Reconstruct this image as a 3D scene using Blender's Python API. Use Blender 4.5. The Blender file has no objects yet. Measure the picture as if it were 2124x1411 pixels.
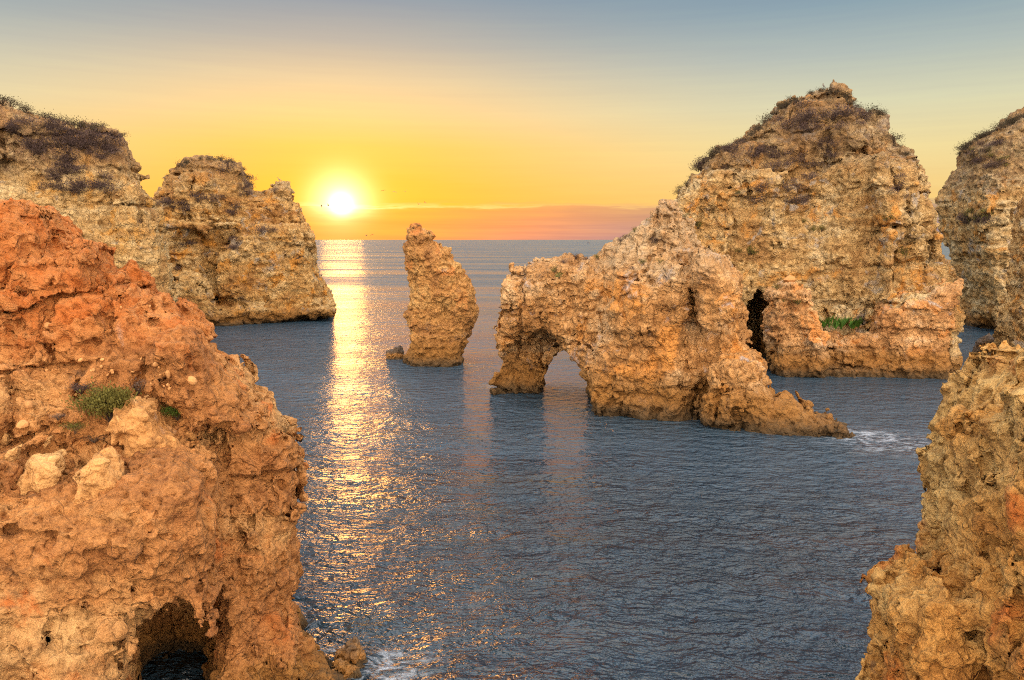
import bpy, math, random, time
import numpy as np
from mathutils import Vector, Matrix

T0 = time.time()
C = bpy.context.scene
COL = C.collection
R = math.radians

# ------------------------------------------------------------------ camera
CAM_H = 12.0
PITCH = R(7.42)
FPX = 1600.0                      # focal length in pixels of a 2124 px wide picture
CX, CY = 1062.0, 705.5
cam_d = bpy.data.cameras.new("camera")
cam_d.sensor_width = 36.0
cam_d.lens = FPX / 2124.0 * 36.0
cam_d.clip_end = 60000.0
cam = bpy.data.objects.new("camera", cam_d)
cam.location = (0, 0, CAM_H)
cam.rotation_euler = (R(90) - PITCH, 0, 0)
COL.objects.link(cam)
C.camera = cam

# ------------------------------------------------------------------ sun and exposure
SUN_AZ = R(-12.3)                 # from +Y, positive to the right
SUN_EL = R(2.5)
SUN_DIR = Vector((math.sin(SUN_AZ) * math.cos(SUN_EL), math.cos(SUN_AZ) * math.cos(SUN_EL), math.sin(SUN_EL)))
sun_d = bpy.data.lights.new("sun", 'SUN')
sun_d.energy = .042
sun_d.angle = R(3.0)      # veiled by the low haze
sun_d.color = (1.0, 0.40, 0.09)
sun = bpy.data.objects.new("sun", sun_d)
sun.rotation_euler = (-SUN_DIR).to_track_quat('-Z', 'Y').to_euler()
sun.location = (-60, 280, 40)
COL.objects.link(sun)
C.view_settings.view_transform = 'Standard'
C.view_settings.look = 'None'
C.view_settings.exposure = 0.42
C.view_settings.gamma = 1.0
C.view_settings.use_curve_mapping = False
C.cycles.sample_clamp_indirect = 6.0
C.cycles.filter_width = 1.1
C.cycles.use_denoising = False
C.cycles.max_bounces = 6
C.cycles.diffuse_bounces = 3
C.cycles.glossy_bounces = 3


# ------------------------------------------------------------------ node helper
class NT:
    def __init__(s, tree):
        s.t = tree
        s.t.nodes.clear()

    def n(s, typ, **kw):
        nd = s.t.nodes.new(typ)
        for k, v in kw.items():
            setattr(nd, k, v)
        return nd

    def set(s, sock, v):
        if isinstance(v, bpy.types.NodeSocket):
            s.t.links.new(v, sock)
        elif v is not None:
            if sock.type == 'RGBA' and not isinstance(v, (int, float)) and len(v) == 3:
                v = (*v, 1)
            sock.default_value = v

    def m(s, op, a, b=None, c=None, clamp=False):
        nd = s.n('ShaderNodeMath', operation=op, use_clamp=clamp)
        s.set(nd.inputs[0], a)
        if b is not None: s.set(nd.inputs[1], b)
        if c is not None: s.set(nd.inputs[2], c)
        return nd.outputs[0]

    def vm(s, op, a, b=None, scale=None):
        nd = s.n('ShaderNodeVectorMath', operation=op)
        s.set(nd.inputs[0], a)
        if b is not None: s.set(nd.inputs[1], b)
        if scale is not None: s.set(nd.inputs['Scale'], scale)
        return nd.outputs['Value'] if op in ('DOT_PRODUCT', 'LENGTH') else nd.outputs['Vector']

    def mix(s, f, a, b, blend='MIX'):
        nd = s.n('ShaderNodeMix', data_type='RGBA', blend_type=blend)
        s.set(nd.inputs[0], f); s.set(nd.inputs[6], a); s.set(nd.inputs[7], b)
        return nd.outputs[2]

    def rng(s, v, a, b, c=0.0, d=1.0, smooth=True):
        nd = s.n('ShaderNodeMapRange', interpolation_type='SMOOTHSTEP' if smooth else 'LINEAR')
        s.set(nd.inputs[0], v)
        for i, x in enumerate((a, b, c, d)):
            s.set(nd.inputs[1 + i], x)
        return nd.outputs[0]

    def noise(s, vec, scale, detail=4.0, rough=0.55, dist=0.0):
        nd = s.n('ShaderNodeTexNoise')
        s.set(nd.inputs['Vector'], vec)
        nd.inputs['Scale'].default_value = scale
        nd.inputs['Detail'].default_value = detail
        nd.inputs['Roughness'].default_value = rough
        nd.inputs['Distortion'].default_value = dist
        return nd.outputs['Fac']

    def voro(s, vec, scale, feature='F1', smooth=0.3):
        nd = s.n('ShaderNodeTexVoronoi', feature=feature)
        s.set(nd.inputs['Vector'], vec)
        nd.inputs['Scale'].default_value = scale
        if feature == 'SMOOTH_F1': nd.inputs['Smoothness'].default_value = smooth
        return nd

    def ramp(s, f, stops, mode='LINEAR'):
        nd = s.n('ShaderNodeValToRGB')
        cr = nd.color_ramp
        cr.interpolation = mode
        while len(cr.elements) < len(stops): cr.elements.new(0.5)
        for e, (p, c) in zip(cr.elements, stops):
            e.position = p; e.color = (*c, 1)
        s.set(nd.inputs[0], f)
        return nd.outputs[0]


# ------------------------------------------------------------------ sky
world = bpy.data.worlds.new("World")
C.world = world
world.use_nodes = True
w = NT(world.node_tree)
d = w.n('ShaderNodeTexCoord').outputs['Generated']
d = w.vm('NORMALIZE', d)
sep = w.n('ShaderNodeSeparateXYZ'); w.set(sep.inputs[0], d)
el = w.m('MULTIPLY', w.m('ARCSINE', sep.outputs[2]), 57.29578)            # elevation in degrees
cosang = w.vm('DOT_PRODUCT', d, tuple(SUN_DIR))
ang = w.m('MULTIPLY', w.m('ARCCOSINE', w.m('MINIMUM', cosang, 0.999999)), 57.29578)
az = w.m('MULTIPLY', w.m('ARCTAN2', sep.outputs[0], sep.outputs[1]), 57.29578)
daz = w.m('ABSOLUTE', w.m('SUBTRACT', az, math.degrees(SUN_AZ)))
# long flat cloud bands near the horizon wobble the elevation lookup
cv = w.n('ShaderNodeCombineXYZ'); w.set(cv.inputs[0], w.m('MULTIPLY', az, 0.16)); w.set(cv.inputs[1], w.m('MULTIPLY', el, 1.6))
cn = w.noise(cv.outputs[0], 1.0, 5.0, 0.6)
wob = w.m('MULTIPLY', w.m('SUBTRACT', cn, 0.5), 1.5)
elc = w.m('ADD', el, w.m('MULTIPLY', wob, w.rng(el, 3.0, 6.0, 1.0, 0.15)))
pos = w.m('DIVIDE', w.m('MAXIMUM', elc, 0.0), 24.0, clamp=True)
P = lambda e: e / 24.0
far = w.ramp(pos, [(0, (.33, .27, .31)), (P(1.6), (.42, .27, .22)), (P(2.3), (.52, .33, .21)), (P(2.7), (.88, .58, .20)), (P(6), (.84, .68, .32)), (P(9), (.66, .64, .43)),
                   (P(12), (.42, .48, .45)), (P(15), (.24, .345, .41)), (P(18), (.16, .265, .37)), (1.0, (.13, .22, .34))])
near = w.ramp(pos, [(0, (.86, .22, .07)), (P(1.0), (.92, .22, .05)), (P(1.9), (.98, .26, .03)), (P(2.3), (1, .31, .02)), (P(2.7), (1, .39, .010)), (P(4), (1, .42, .012)), (P(6.5), (.98, .51, .07)),
                    (P(8.8), (.92, .59, .23)), (P(11), (.74, .56, .32)), (P(13.5), (.44, .41, .36)), (P(17), (.19, .275, .37)), (1.0, (.13, .22, .34))])
nearf = w.m('POWER', 2.71828, w.m('MULTIPLY', w.m('POWER', w.m('DIVIDE', daz, w.rng(elc, 1.8, 3.2, 17.0, 20.0)), 2.0), -1.0))
base = w.mix(nearf, far, near)
# bright rim along the cloud top
rim = w.m('POWER', 2.71828, w.m('MULTIPLY', w.m('POWER', w.m('DIVIDE', w.m('SUBTRACT', elc, 2.42), 0.11), 2.0), -1.0))
rim = w.m('MULTIPLY', rim, w.m('MULTIPLY', nearf, w.rng(cn, 0.35, 0.6, 0.2, 0.8)))
base = w.mix(rim, base, (1.0, .72, .25))
g1 = w.m('POWER', 2.71828, w.m('MULTIPLY', w.m('POWER', w.m('DIVIDE', ang, 0.65), 2.0), -1.0))
g2 = w.m('POWER', 2.71828, w.m('MULTIPLY', w.m('POWER', w.m('DIVIDE', ang, 1.85), 2.0), -1.0))
g3 = w.m('POWER', 2.71828, w.m('MULTIPLY', w.m('POWER', w.m('DIVIDE', ang, 5.0), 2.0), -1.0))
veil = w.rng(elc, 1.0, 2.6, 0.28, 1.0)                                     # the cloud bank dims the aureole below its top
def scaled(col, f): return w.vm('SCALE', col, scale=f)
cv2 = w.n('ShaderNodeCombineXYZ'); w.set(cv2.inputs[0], w.m('MULTIPLY', az, 0.09)); w.set(cv2.inputs[1], w.m('MULTIPLY', el, 2.6)); cv2.inputs[2].default_value = 4.0
streak = w.noise(cv2.outputs[0], 1.0, 6.0, 0.62)
base = w.mix(w.rng(elc, 0.3, 3.2, 1.0, 0.12), base, w.mix(1.0, base, w.ramp(streak, [(.32, (.80, .80, .92)), (.5, (1, 1, 1)), (.66, (1.16, 1.18, 1.0))]), 'MULTIPLY'))
glow = w.vm('ADD', scaled((2.6, 2.4, 1.5), g1), w.vm('ADD', scaled((1.5, 1.4, .8), w.m('MULTIPLY', g2, veil)), scaled((.05, .055, .02), w.m('MULTIPLY', g3, veil))))
front = scaled(w.vm('ADD', base, glow), .75)
# sky beyond the view, artificially brightened away from the sun to fill the rock faces
HIGH_FILL = (1.42, 1.55, 1.80)          # fill added to the high sky
WEST_FILL = (4.0, 3.2, 2.5)         # warm fill added to the sky opposite the sun
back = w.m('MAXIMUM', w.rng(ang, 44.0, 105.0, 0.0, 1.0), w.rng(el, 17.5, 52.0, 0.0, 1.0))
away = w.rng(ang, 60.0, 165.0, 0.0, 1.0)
sky = w.mix(back, front, w.mix(away, HIGH_FILL, WEST_FILL))
nish = w.n('ShaderNodeTexSky', sky_type='NISHITA', sun_disc=False)
nish.sun_elevation = SUN_EL; nish.sun_rotation = SUN_AZ; nish.altitude = 10
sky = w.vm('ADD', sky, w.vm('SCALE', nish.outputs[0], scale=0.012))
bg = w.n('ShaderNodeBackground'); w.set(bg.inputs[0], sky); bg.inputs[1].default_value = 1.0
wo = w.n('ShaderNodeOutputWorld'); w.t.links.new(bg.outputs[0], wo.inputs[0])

# ------------------------------------------------------------------ pixel rays
CP, SP = math.cos(PITCH), math.sin(PITCH)


def ray(u, v):
    xr = (u - CX) / FPX; yv = (CY - v) / FPX
    return np.array([xr, CP + yv * SP, -SP + yv * CP])


def at_depth(u, v, y):
    r = ray(u, v); t = y / r[1]
    return np.array([r[0] * t, y, CAM_H + r[2] * t])


# ------------------------------------------------------------------ lattice noise
_rs = np.random.RandomState(11)
_LAT = _rs.rand(64, 64, 64).astype(np.float32) * 2 - 1
_LATF = _LAT.ravel()


def vnoise(x, y, z):
    xi = np.floor(x); yi = np.floor(y); zi = np.floor(z)
    fx = (x - xi).astype(np.float32); fy = (y - yi).astype(np.float32); fz = (z - zi).astype(np.float32)
    fx = fx * fx * (3 - 2 * fx); fy = fy * fy * (3 - 2 * fy); fz = fz * fz * (3 - 2 * fz)
    x0 = xi.astype(np.int32) & 63; y0 = yi.astype(np.int32) & 63; z0 = zi.astype(np.int32) & 63
    x1 = (x0 + 1) & 63; y1 = (y0 + 1) & 63; z1 = (z0 + 1) & 63
    a0 = x0 << 12; a1 = x1 << 12; b0 = y0 << 6; b1 = y1 << 6
    L = _LATF
    c00 = L[a0 + b0 + z0] * (1 - fx) + L[a1 + b0 + z0] * fx
    c10 = L[a0 + b1 + z0] * (1 - fx) + L[a1 + b1 + z0] * fx
    c01 = L[a0 + b0 + z1] * (1 - fx) + L[a1 + b0 + z1] * fx
    c11 = L[a0 + b1 + z1] * (1 - fx) + L[a1 + b1 + z1] * fx
    return (c00 * (1 - fy) + c10 * fy) * (1 - fz) + (c01 * (1 - fy) + c11 * fy) * fz


def fbm(x, y, z, lam, octs=3, gain=0.5, ridged=False):
    s = 0.0; a = 1.0; k = 1.0 / lam
    for o in range(octs):
        v = vnoise(x * k + 17.3 * o, y * k + 5.1 * o, z * k + 9.7 * o)
        if ridged: v = 1 - 2 * np.abs(v)
        s = s + a * v; a *= gain; k *= 2.03
    return s


def joint_blocks(x, y, z, lx, lz, seed):
    """Blocks bounded by warped joint planes: a random offset per block and the distance to the nearest joint."""
    wx = .55 * vnoise(x / (lx * 1.9) + seed, y / (lx * 1.9), z / (lx * 1.9)) + .2 * vnoise(x / (lx * .6), y / (lx * .6) + seed, z / (lx * .6))
    wz = .35 * vnoise(x / (lx * 3) + 7 + seed, y / (lx * 3), z / (lx * 3)) + .16 * vnoise(x / (lx * .7), y / (lx * .7) + 3 + seed, z / (lx * .7))
    c, s_ = math.cos(.5 + seed), math.sin(.5 + seed)
    k = np.floor(z / lz + wz)
    sh = _LATF[(k.astype(np.int32) * 37 + 11) & 4095]                 # joints are offset from bed to bed
    a = (x * c + y * s_) / lx + wx + sh; b = (-x * s_ + y * c) / (lx * 1.3) + wx * .8 + sh * .7
    ia, ib = np.floor(a), np.floor(b)
    off = _LATF[((ia.astype(np.int32) & 63) << 12) + ((ib.astype(np.int32) & 63) << 6) + (k.astype(np.int32) & 63)]
    fa = a - ia; fb = b - ib; fk = z / lz + wz - k
    da = np.minimum(fa, 1 - fa) * lx; db = np.minimum(fb, 1 - fb) * lx * 1.3; dk = np.minimum(fk, 1 - fk) * lz
    return off, np.minimum(np.minimum(da, db), dk * 1.3)


# ------------------------------------------------------------------ polygon distance and surface nets
def poly_sdf(S, Z, pts):
    n = len(pts)
    d = np.full(S.shape, 1e18); sign = np.ones(S.shape)
    for i in range(n):
        ax, ay = pts[i]; bx, by = pts[i - 1]
        ex, ey = bx - ax, by - ay
        wx, wy = S - ax, Z - ay
        t = np.clip((wx * ex + wy * ey) / (ex * ex + ey * ey + 1e-12), 0, 1)
        dx, dy = wx - ex * t, wy - ey * t
        d = np.minimum(d, dx * dx + dy * dy)
        c1 = Z >= ay; c2 = Z < by; c3 = ex * wy > ey * wx
        flip = (c1 & c2 & c3) | (~c1 & ~c2 & ~c3)
        sign = np.where(flip, -sign, sign)
    return (sign * np.sqrt(d)).astype(np.float32)


def surface_nets(f):
    nx, ny, nz = f.shape
    neg = f < 0
    cnt = np.zeros((nx - 1, ny - 1, nz - 1), np.int8)
    for i in (0, 1):
        for j in (0, 1):
            for k in (0, 1):
                cnt += neg[i:nx - 1 + i, j:ny - 1 + j, k:nz - 1 + k]
    act = (cnt > 0) & (cnt < 8)
    I, J, K = np.nonzero(act)
    idx = np.full(act.shape, -1, np.int32)
    idx[I, J, K] = np.arange(len(I), dtype=np.int32)
    pos = np.zeros((len(I), 3)); num = np.zeros(len(I))
    corners = [(i, j, k) for i in (0, 1) for j in (0, 1) for k in (0, 1)]
    val = {c: f[I + c[0], J + c[1], K + c[2]] for c in corners}
    for c in corners:
        for ax in range(3):
            if c[ax] == 0:
                e = list(c); e[ax] = 1; e = tuple(e)
                a, b = val[c], val[e]
                m = (a < 0) != (b < 0)
                t = np.where(m, a / np.where(m, a - b, 1), 0)
                p = np.array(c, float)[None, :] + t[:, None] * (np.array(e) - np.array(c))[None, :]
                pos[m] += p[m]; num[m] += 1
    pos /= num[:, None]
    pos += np.stack([I, J, K], 1)
    quads = []
    for ax in range(3):
        sl0 = [slice(None)] * 3; sl1 = [slice(None)] * 3
        sl0[ax] = slice(0, -1); sl1[ax] = slice(1, None)
        a = neg[tuple(sl0)]; b = neg[tuple(sl1)]
        ch = np.argwhere(a != b)
        o1, o2 = [(1, 2), (2, 0), (0, 1)][ax]
        ok = (ch[:, o1] > 0) & (ch[:, o2] > 0) & (ch[:, o1] < f.shape[o1] - 1) & (ch[:, o2] < f.shape[o2] - 1)
        ch = ch[ok]
        inside_first = a[ch[:, 0], ch[:, 1], ch[:, 2]]
        def cell(d1, d2):
            q = ch.copy(); q[:, o1] -= d1; q[:, o2] -= d2
            return idx[q[:, 0], q[:, 1], q[:, 2]]
        q = np.stack([cell(1, 1), cell(0, 1), cell(0, 0), cell(1, 0)], 1)
        q[~inside_first] = q[~inside_first][:, ::-1]
        quads.append(q)
    return pos, np.concatenate(quads)


def mesh_from(name, verts, quads, smooth=True):
    me = bpy.data.meshes.new(name)
    me.vertices.add(len(verts)); me.vertices.foreach_set('co', np.ascontiguousarray(verts, np.float32).ravel())
    n = quads.shape[1]
    me.loops.add(quads.size); me.loops.foreach_set('vertex_index', np.ascontiguousarray(quads, np.int32).ravel())
    me.polygons.add(len(quads)); me.polygons.foreach_set('loop_start', np.arange(0, quads.size, n, dtype=np.int32))
    me.update(calc_edges=True); me.validate()
    me.polygons.foreach_set('use_smooth', np.full(len(me.polygons), smooth))
    return me


def tag(o, label=None, cat=None, group=None, kind=None):
    if label: o['label'] = label
    if cat: o['category'] = cat
    if group: o['group'] = group
    if kind: o['kind'] = kind
    return o


def link(name, me, mat=None, loc=(0, 0, 0), parent=None):
    o = bpy.data.objects.new(name, me); o.location = loc
    if mat is not None and me is not None and len(me.materials) == 0: me.materials.append(mat)
    COL.objects.link(o)
    if parent: o.parent = parent
    return o


# ------------------------------------------------------------------ rock frame: a vertical plane through two pixel columns at two depths
class Frame:
    def __init__(s, uL, yL, uR, yR):
        a = np.array([yL * (uL - CX) / FPX / CP, yL]); b = np.array([yR * (uR - CX) / FPX / CP, yR])
        s.P = a; s.a = (b - a) / np.linalg.norm(b - a)
        s.n = np.array([s.a[1], -s.a[0]])
        if s.n @ (-a) < 0: s.n = -s.n

    def px(s, u, v, w0=0.0, lean=0.0):
        r = ray(u, v)
        # (t*r.xy - P).n = w0 + lean*(CAM_H + t*r.z)
        t = (s.P @ s.n + w0 + lean * CAM_H) / (r[:2] @ s.n - lean * r[2])
        p = r[:2] * t
        return ((p - s.P) @ s.a, CAM_H + r[2] * t)

    def world(s, S, Z, W):
        x = s.P[0] + S * s.a[0] + W * s.n[0]; y = s.P[1] + S * s.a[1] + W * s.n[1]
        return np.stack([x, y, Z], -1)

    def local(s, p):
        q = np.array(p[:2]) - s.P
        return q @ s.a, p[2], q @ s.n


def L(poly, w0=0.0, T=3.0, r=None, op='add', lean=0.0, shear=0.0, base=True, k=0.4, T2=None):
    return dict(poly=poly, w0=w0, T=T, r=r, op=op, lean=lean, shear=shear, base=base, k=k, T2=T2)


def build_rock(name, frame, lobes, vox, mat, big=(4.0, .5), med=(1.3, .22), small=(.45, .07), strata=(1.1, .15), pits=(.9, .18), flute=None, blocks=(), seed=0, zmin=-1.2, smooth_cells=False):
    polys = []
    for lb in lobes:
        us = [q[0] for q in lb['poly'] if -100 < q[0] < 2250] or [q[0] for q in lb['poly']]
        cu = (min(us) + max(us)) / 2; hw = max(1.0, (max(us) - min(us)) / 2)
        flatd = lb['T'] - min(lb['r'] or lb['T'], lb['T'])
        p = []
        for u, v in lb['poly']:
            kx = max(-1.0, min(1.0, (u - cu) / hw)) * (1 if u > CX else -1)
            ww_ = lb['w0'] + (flatd * kx if lb['op'] == 'add' else 0.0)
            p.append(frame.px(u, v, ww_, lb['lean']))
        if lb['base']:
            p = p + [(p[-1][0], -4.0), (p[0][0], -4.0)]
        polys.append(p)
    allp = np.array([q for p, lb in zip(polys, lobes) if lb['op'] == 'add' for q in p])
    m = 1.2 + vox * 3
    s0, s1 = allp[:, 0].min() - m, allp[:, 0].max() + m
    z0, z1 = max(allp[:, 1].min() - m, zmin - 0.3), allp[:, 1].max() + m
    w1 = max(lb['w0'] + max(lb['lean'] * z0, lb['lean'] * z1) + lb['T'] for lb in lobes if lb['op'] == 'add') + m
    w0 = min(lb['w0'] + min(lb['lean'] * z0, lb['lean'] * z1) - lb['T'] for lb in lobes if lb['op'] == 'add') - m
    gs = np.arange(s0, s1, vox); gw = np.arange(w0, w1, vox); gz = np.arange(z0, z1, vox)
    S2, Z2 = np.meshgrid(gs, gz, indexing='ij')
    W = gw[None, :, None].astype(np.float32); Z = gz[None, None, :].astype(np.float32)
    F = None
    for lb, p in zip(lobes, polys):
        T = lb['T']
        if lb['shear']:
            rows = [poly_sdf(S2 + lb['shear'] * (ww - lb['w0']), Z2, p) for ww in gw]
            d2 = np.stack(rows, 1)
        else:
            d2 = poly_sdf(S2, Z2, p)[:, None, :]
        r = min(lb['r'] or T, T)
        wd = np.abs(W - lb['w0'] - lb['lean'] * Z) - (T - r)
        dd = d2 + r
        f = np.minimum(np.maximum(dd, wd), 0) + np.sqrt(np.maximum(dd, 0) ** 2 + np.maximum(wd, 0) ** 2) - r
        f = f.astype(np.float32)
        if F is None: F = f + np.zeros((len(gs), len(gw), len(gz)), np.float32)
        elif lb['op'] == 'add':
            k = lb['k']; h = np.maximum(k - np.abs(F - f), 0) / k
            F = np.minimum(F, f) - h * h * k * 0.25
        else:
            k = lb['k']; h = np.maximum(k - np.abs(F + f), 0) / k
            F = np.maximum(F, -f) + h * h * k * 0.25
    band = np.abs(F) < 1.9
    I, J, K = np.nonzero(band)
    X = frame.world(gs[I], gz[K], gw[J]).astype(np.float32)
    x, y, z = X[:, 0] + seed * 31.7, X[:, 1] + seed * 12.1, X[:, 2]
    f = F[band]
    if big[1]: f = f + big[1] * fbm(x, y, z * 1.15, big[0], 3, .5)
    if med[1]:
        near = np.abs(f) < 1.1
        xx, yy, zz = x[near], y[near], z[near]
        g = med[1] * fbm(xx, yy, zz * 1.3, med[0], 2, .55, ridged=True)
        if strata[1]:
            sn = vnoise(xx * .06, yy * .06, zz / strata[0] + .25 * vnoise(xx * .2, yy * .2, zz * .2)) + .5 * vnoise(xx * .1 + 9, yy * .1, zz * 2.3 / strata[0])
            g = g + strata[1] * np.clip(sn * 2.2, -1, 1)
        if flute:
            g = g + flute[0] * fbm(xx, yy, zz * .2, flute[1], 2, .5, ridged=True)
        if pits[1]:
            pn = fbm(xx + 40, yy, zz, pits[0], 2, .5)
            g = g + pits[1] * np.clip((pn - .38) * 4, 0, 1.3)
        for (ba, blx, blz, gd, gw_) in blocks:
            off, dj = joint_blocks(xx, yy, zz, blx, blz, seed * 1.7)
            mask = np.clip(.55 + 1.2 * vnoise(xx / (blx * 2.2) + 50, yy / (blx * 2.2), zz / (blx * 2.2)), 0, 1)
            g = g + mask * (ba * off + gd * np.exp(-(dj / gw_) ** 2))
        if small[1]: g = g + small[1] * fbm(xx, yy, zz, small[0], 2, .55)
        f[near] += g
    F[band] = f
    F[0] = F[-1] = 1; F[:, 0] = F[:, -1] = 1; F[:, :, 0] = F[:, :, -1] = 1
    v, q = surface_nets(F)
    s = gs[0] + v[:, 0] * vox; ww = gw[0] + v[:, 1] * vox; zz = gz[0] + v[:, 2] * vox
    V = frame.world(s, zz, ww)
    # keep the largest connected body: drop specks
    par = np.arange(len(V))
    e = np.concatenate([q[:, [0, 1]], q[:, [1, 2]], q[:, [2, 3]]])
    while True:
        a_, b_ = par[e[:, 0]], par[e[:, 1]]
        df = a_ != b_
        if not df.any(): break
        hi, lo = np.maximum(a_, b_)[df], np.minimum(a_, b_)[df]
        np.minimum.at(par, hi, lo)
        while True:
            p2 = par[par]
            if np.array_equal(p2, par): break
            par = p2
    ids, cnts = np.unique(par, return_counts=True)
    big_id = ids[cnts.argmax()]
    keepq = par[q[:, 0]] == big_id
    q = q[keepq]
    used = np.zeros(len(V), bool); used[q.ravel()] = True
    remap = np.cumsum(used) - 1
    V = V[used]; q = remap[q]
    loc = np.array([V[:, 0].mean(), V[:, 1].mean(), max(0.0, V[:, 2].min())])
    A_, B_, C_ = V[q[:, 0]] - loc, V[q[:, 1]] - loc, V[q[:, 2]] - loc
    if (A_ * np.cross(B_, C_)).sum() < 0: q = q[:, ::-1]
    me = mesh_from(name, V - loc, q)
    o = link(name, me, mat, loc)
    print(f"{name}: {len(V)} verts {len(q)} quads grid {F.shape} t={time.time() - T0:.1f}")
    return o


# ------------------------------------------------------------------ rock materials
def rock_mat(name, lo, mid, hi, cap=None, patch=(.5, .16, .05), patch_thr=.62, grey=(.30, .27, .24), grey_thr=.64, stain_thr=.66, tide=1.3, fine=1.0, rough=.9, seed=0.0, up_tint=None, red_z=None, strat=.38, sat_noise=1.0):
    m = bpy.data.materials.new(name); m.use_nodes = True
    m.displacement_method = 'DISPLACEMENT'
    t = NT(m.node_tree)
    geo = t.n('ShaderNodeNewGeometry')
    p = t.vm('ADD', geo.outputs['Position'], (seed * 13.1, seed * 7.7, 0))
    sp = t.n('ShaderNodeSeparateXYZ'); t.set(sp.inputs[0], geo.outputs['Position'])
    z = sp.outputs[2]
    sn = t.n('ShaderNodeSeparateXYZ'); t.set(sn.inputs[0], geo.outputs['Normal'])
    nb = t.noise(p, .22, 5, .6, .4)
    flat = t.vm('MULTIPLY', p, (.12, .12, 1.0))
    ns = t.noise(flat, 1.1, 4, .6, .3)
    mixv = t.m('ADD', t.m('MULTIPLY', nb, 1 - strat), t.m('MULTIPLY', ns, strat))
    col = t.ramp(mixv, [(.40, lo), (.5, mid), (.60, hi)])
    # crumb-scale mottling
    n1 = t.noise(p, 1.7, 8, .68)
    n2 = t.noise(p, 7.0, 6, .65)
    n3 = t.noise(p, 24.0, 4, .65)
    mott = t.m('ADD', t.m('MULTIPLY', n1, .45), t.m('ADD', t.m('MULTIPLY', n2, .32), t.m('MULTIPLY', n3, .23)))
    col = t.mix(1.0, col, t.ramp(mott, [(.37, (.36, .29, .25)), (.5, (.95, .95, .95)), (.62, (1.30, 1.34, 1.42))]), 'MULTIPLY')
    # rusty patches, grey lichen crust, near-black weathering stains
    pn = t.noise(t.vm('ADD', p, (31, 7, 3)), .38, 6, .62, .6)
    col = t.mix(t.rng(pn, patch_thr - .07, patch_thr + .05), col, t.mix(n2, patch, tuple(c * 1.25 for c in patch)))
    gn = t.noise(t.vm('ADD', p, (-11, 17, 5)), .5, 7, .66, .5)
    col = t.mix(t.m('MULTIPLY', t.rng(gn, grey_thr - .06, grey_thr + .05), .8), col, t.mix(n2, grey, tuple(c * 1.4 for c in grey)))
    bn = t.noise(t.vm('MULTIPLY', t.vm('ADD', p, (3, -9, 2)), (1, 1, .45)), .8, 7, .68, .4)
    col = t.mix(t.m('MULTIPLY', t.rng(bn, stain_thr - .05, stain_thr + .06), .75), col, (.115, .07, .045))
    if up_tint is not None:
        col = t.mix(t.m('MULTIPLY', t.rng(t.m('ADD', sn.outputs[2], t.m('MULTIPLY', t.m('SUBTRACT', n1, .5), .9)), .25, .75), .85), col, up_tint)
    if cap is not None:        # darker soil-rich cap beds
        zz = t.m('ADD', z, t.m('MULTIPLY', t.m('SUBTRACT', nb, .5), 7.0))
        col = t.mix(t.m('MULTIPLY', t.rng(zz, cap[0], cap[1]), t.rng(n1, .3, .65, .9, .45)), col, cap[2])
    if red_z is not None:      # red soil cap above a given height
        zz = t.m('ADD', z, t.m('MULTIPLY', t.m('SUBTRACT', nb, .5), 6.0))
        col = t.mix(t.m('MULTIPLY', t.rng(zz, red_z[0], red_z[1]), t.rng(n1, .3, .6, .95, .55)), col, red_z[2])
    if tide:                   # weed and wet band above the waterline
        tz = t.m('SUBTRACT', z, t.m('MULTIPLY', t.m('SUBTRACT', n1, .5), 1.6))
        col = t.mix(t.m('MULTIPLY', t.rng(tz, tide * .55, tide * 1.25, 1, 0), .9), col, t.mix(n1, (.22, .095, .022), (.42, .20, .045)))
        col = t.mix(t.m('MULTIPLY', t.rng(tz, .1, tide * .5, 1, 0), .85), col, (.055, .042, .022))
    b = t.n('ShaderNodeBsdfPrincipled')
    t.set(b.inputs['Base Color'], col)
    b.inputs['Roughness'].default_value = rough
    b.inputs['Specular IOR Level'].default_value = .25
    # relief: crumbly lumps, cracks, pits, grit
    warp = t.n('ShaderNodeTexNoise'); t.set(warp.inputs['Vector'], p); warp.inputs['Scale'].default_value = .8; warp.inputs['Detail'].default_value = 1
    pw = t.vm('ADD', p, t.vm('SCALE', t.vm('SUBTRACT', warp.outputs['Color'], (.5, .5, .5)), scale=.5))
    v1 = t.voro(pw, 1.25).outputs['Distance']
    v2 = t.voro(p, 3.4).outputs['Distance']
    v3 = t.voro(p, 9.5).outputs['Distance']
    ce = t.voro(t.vm('MULTIPLY', pw, (1, 1, .6)), .55, 'DISTANCE_TO_EDGE').outputs['Distance']
    crack = t.rng(ce, 0.0, .05, 1.0, 0.0)
    near = fine < 1.2                      # finely meshed rocks carry more of the relief as displacement, the rest is bump
    n1h = t.noise(t.vm('MULTIPLY', p, (1, 1, 1.25)), 1.9, 3.5 if near else 1.5, .7)
    hgt = t.m('MULTIPLY', t.m('SUBTRACT', .45, v1), .13 if near else .22)
    hgt = t.m('ADD', hgt, t.m('MULTIPLY', t.m('SUBTRACT', n1h, .5), .34))
    hgt = t.m('SUBTRACT', hgt, t.m('MULTIPLY', crack, t.m('MULTIPLY', t.rng(nb, .4, .6), .07 if near else .16)))
    bed = t.noise(t.vm('MULTIPLY', pw, (.10, .10, 1.0)), .95, 2, .62)
    hgt = t.m('ADD', hgt, t.m('MULTIPLY', t.rng(bed, .48, .55, -1, 1), .14 * max(0, strat - .25)))
    hgt = t.m('SUBTRACT', hgt, t.m('MULTIPLY', t.rng(t.noise(pw, 2.2, 2, .5), .62, .74), .14))
    v2h = t.m('MULTIPLY', t.m('SUBTRACT', .45, v2), .075 if near else .10)
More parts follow.
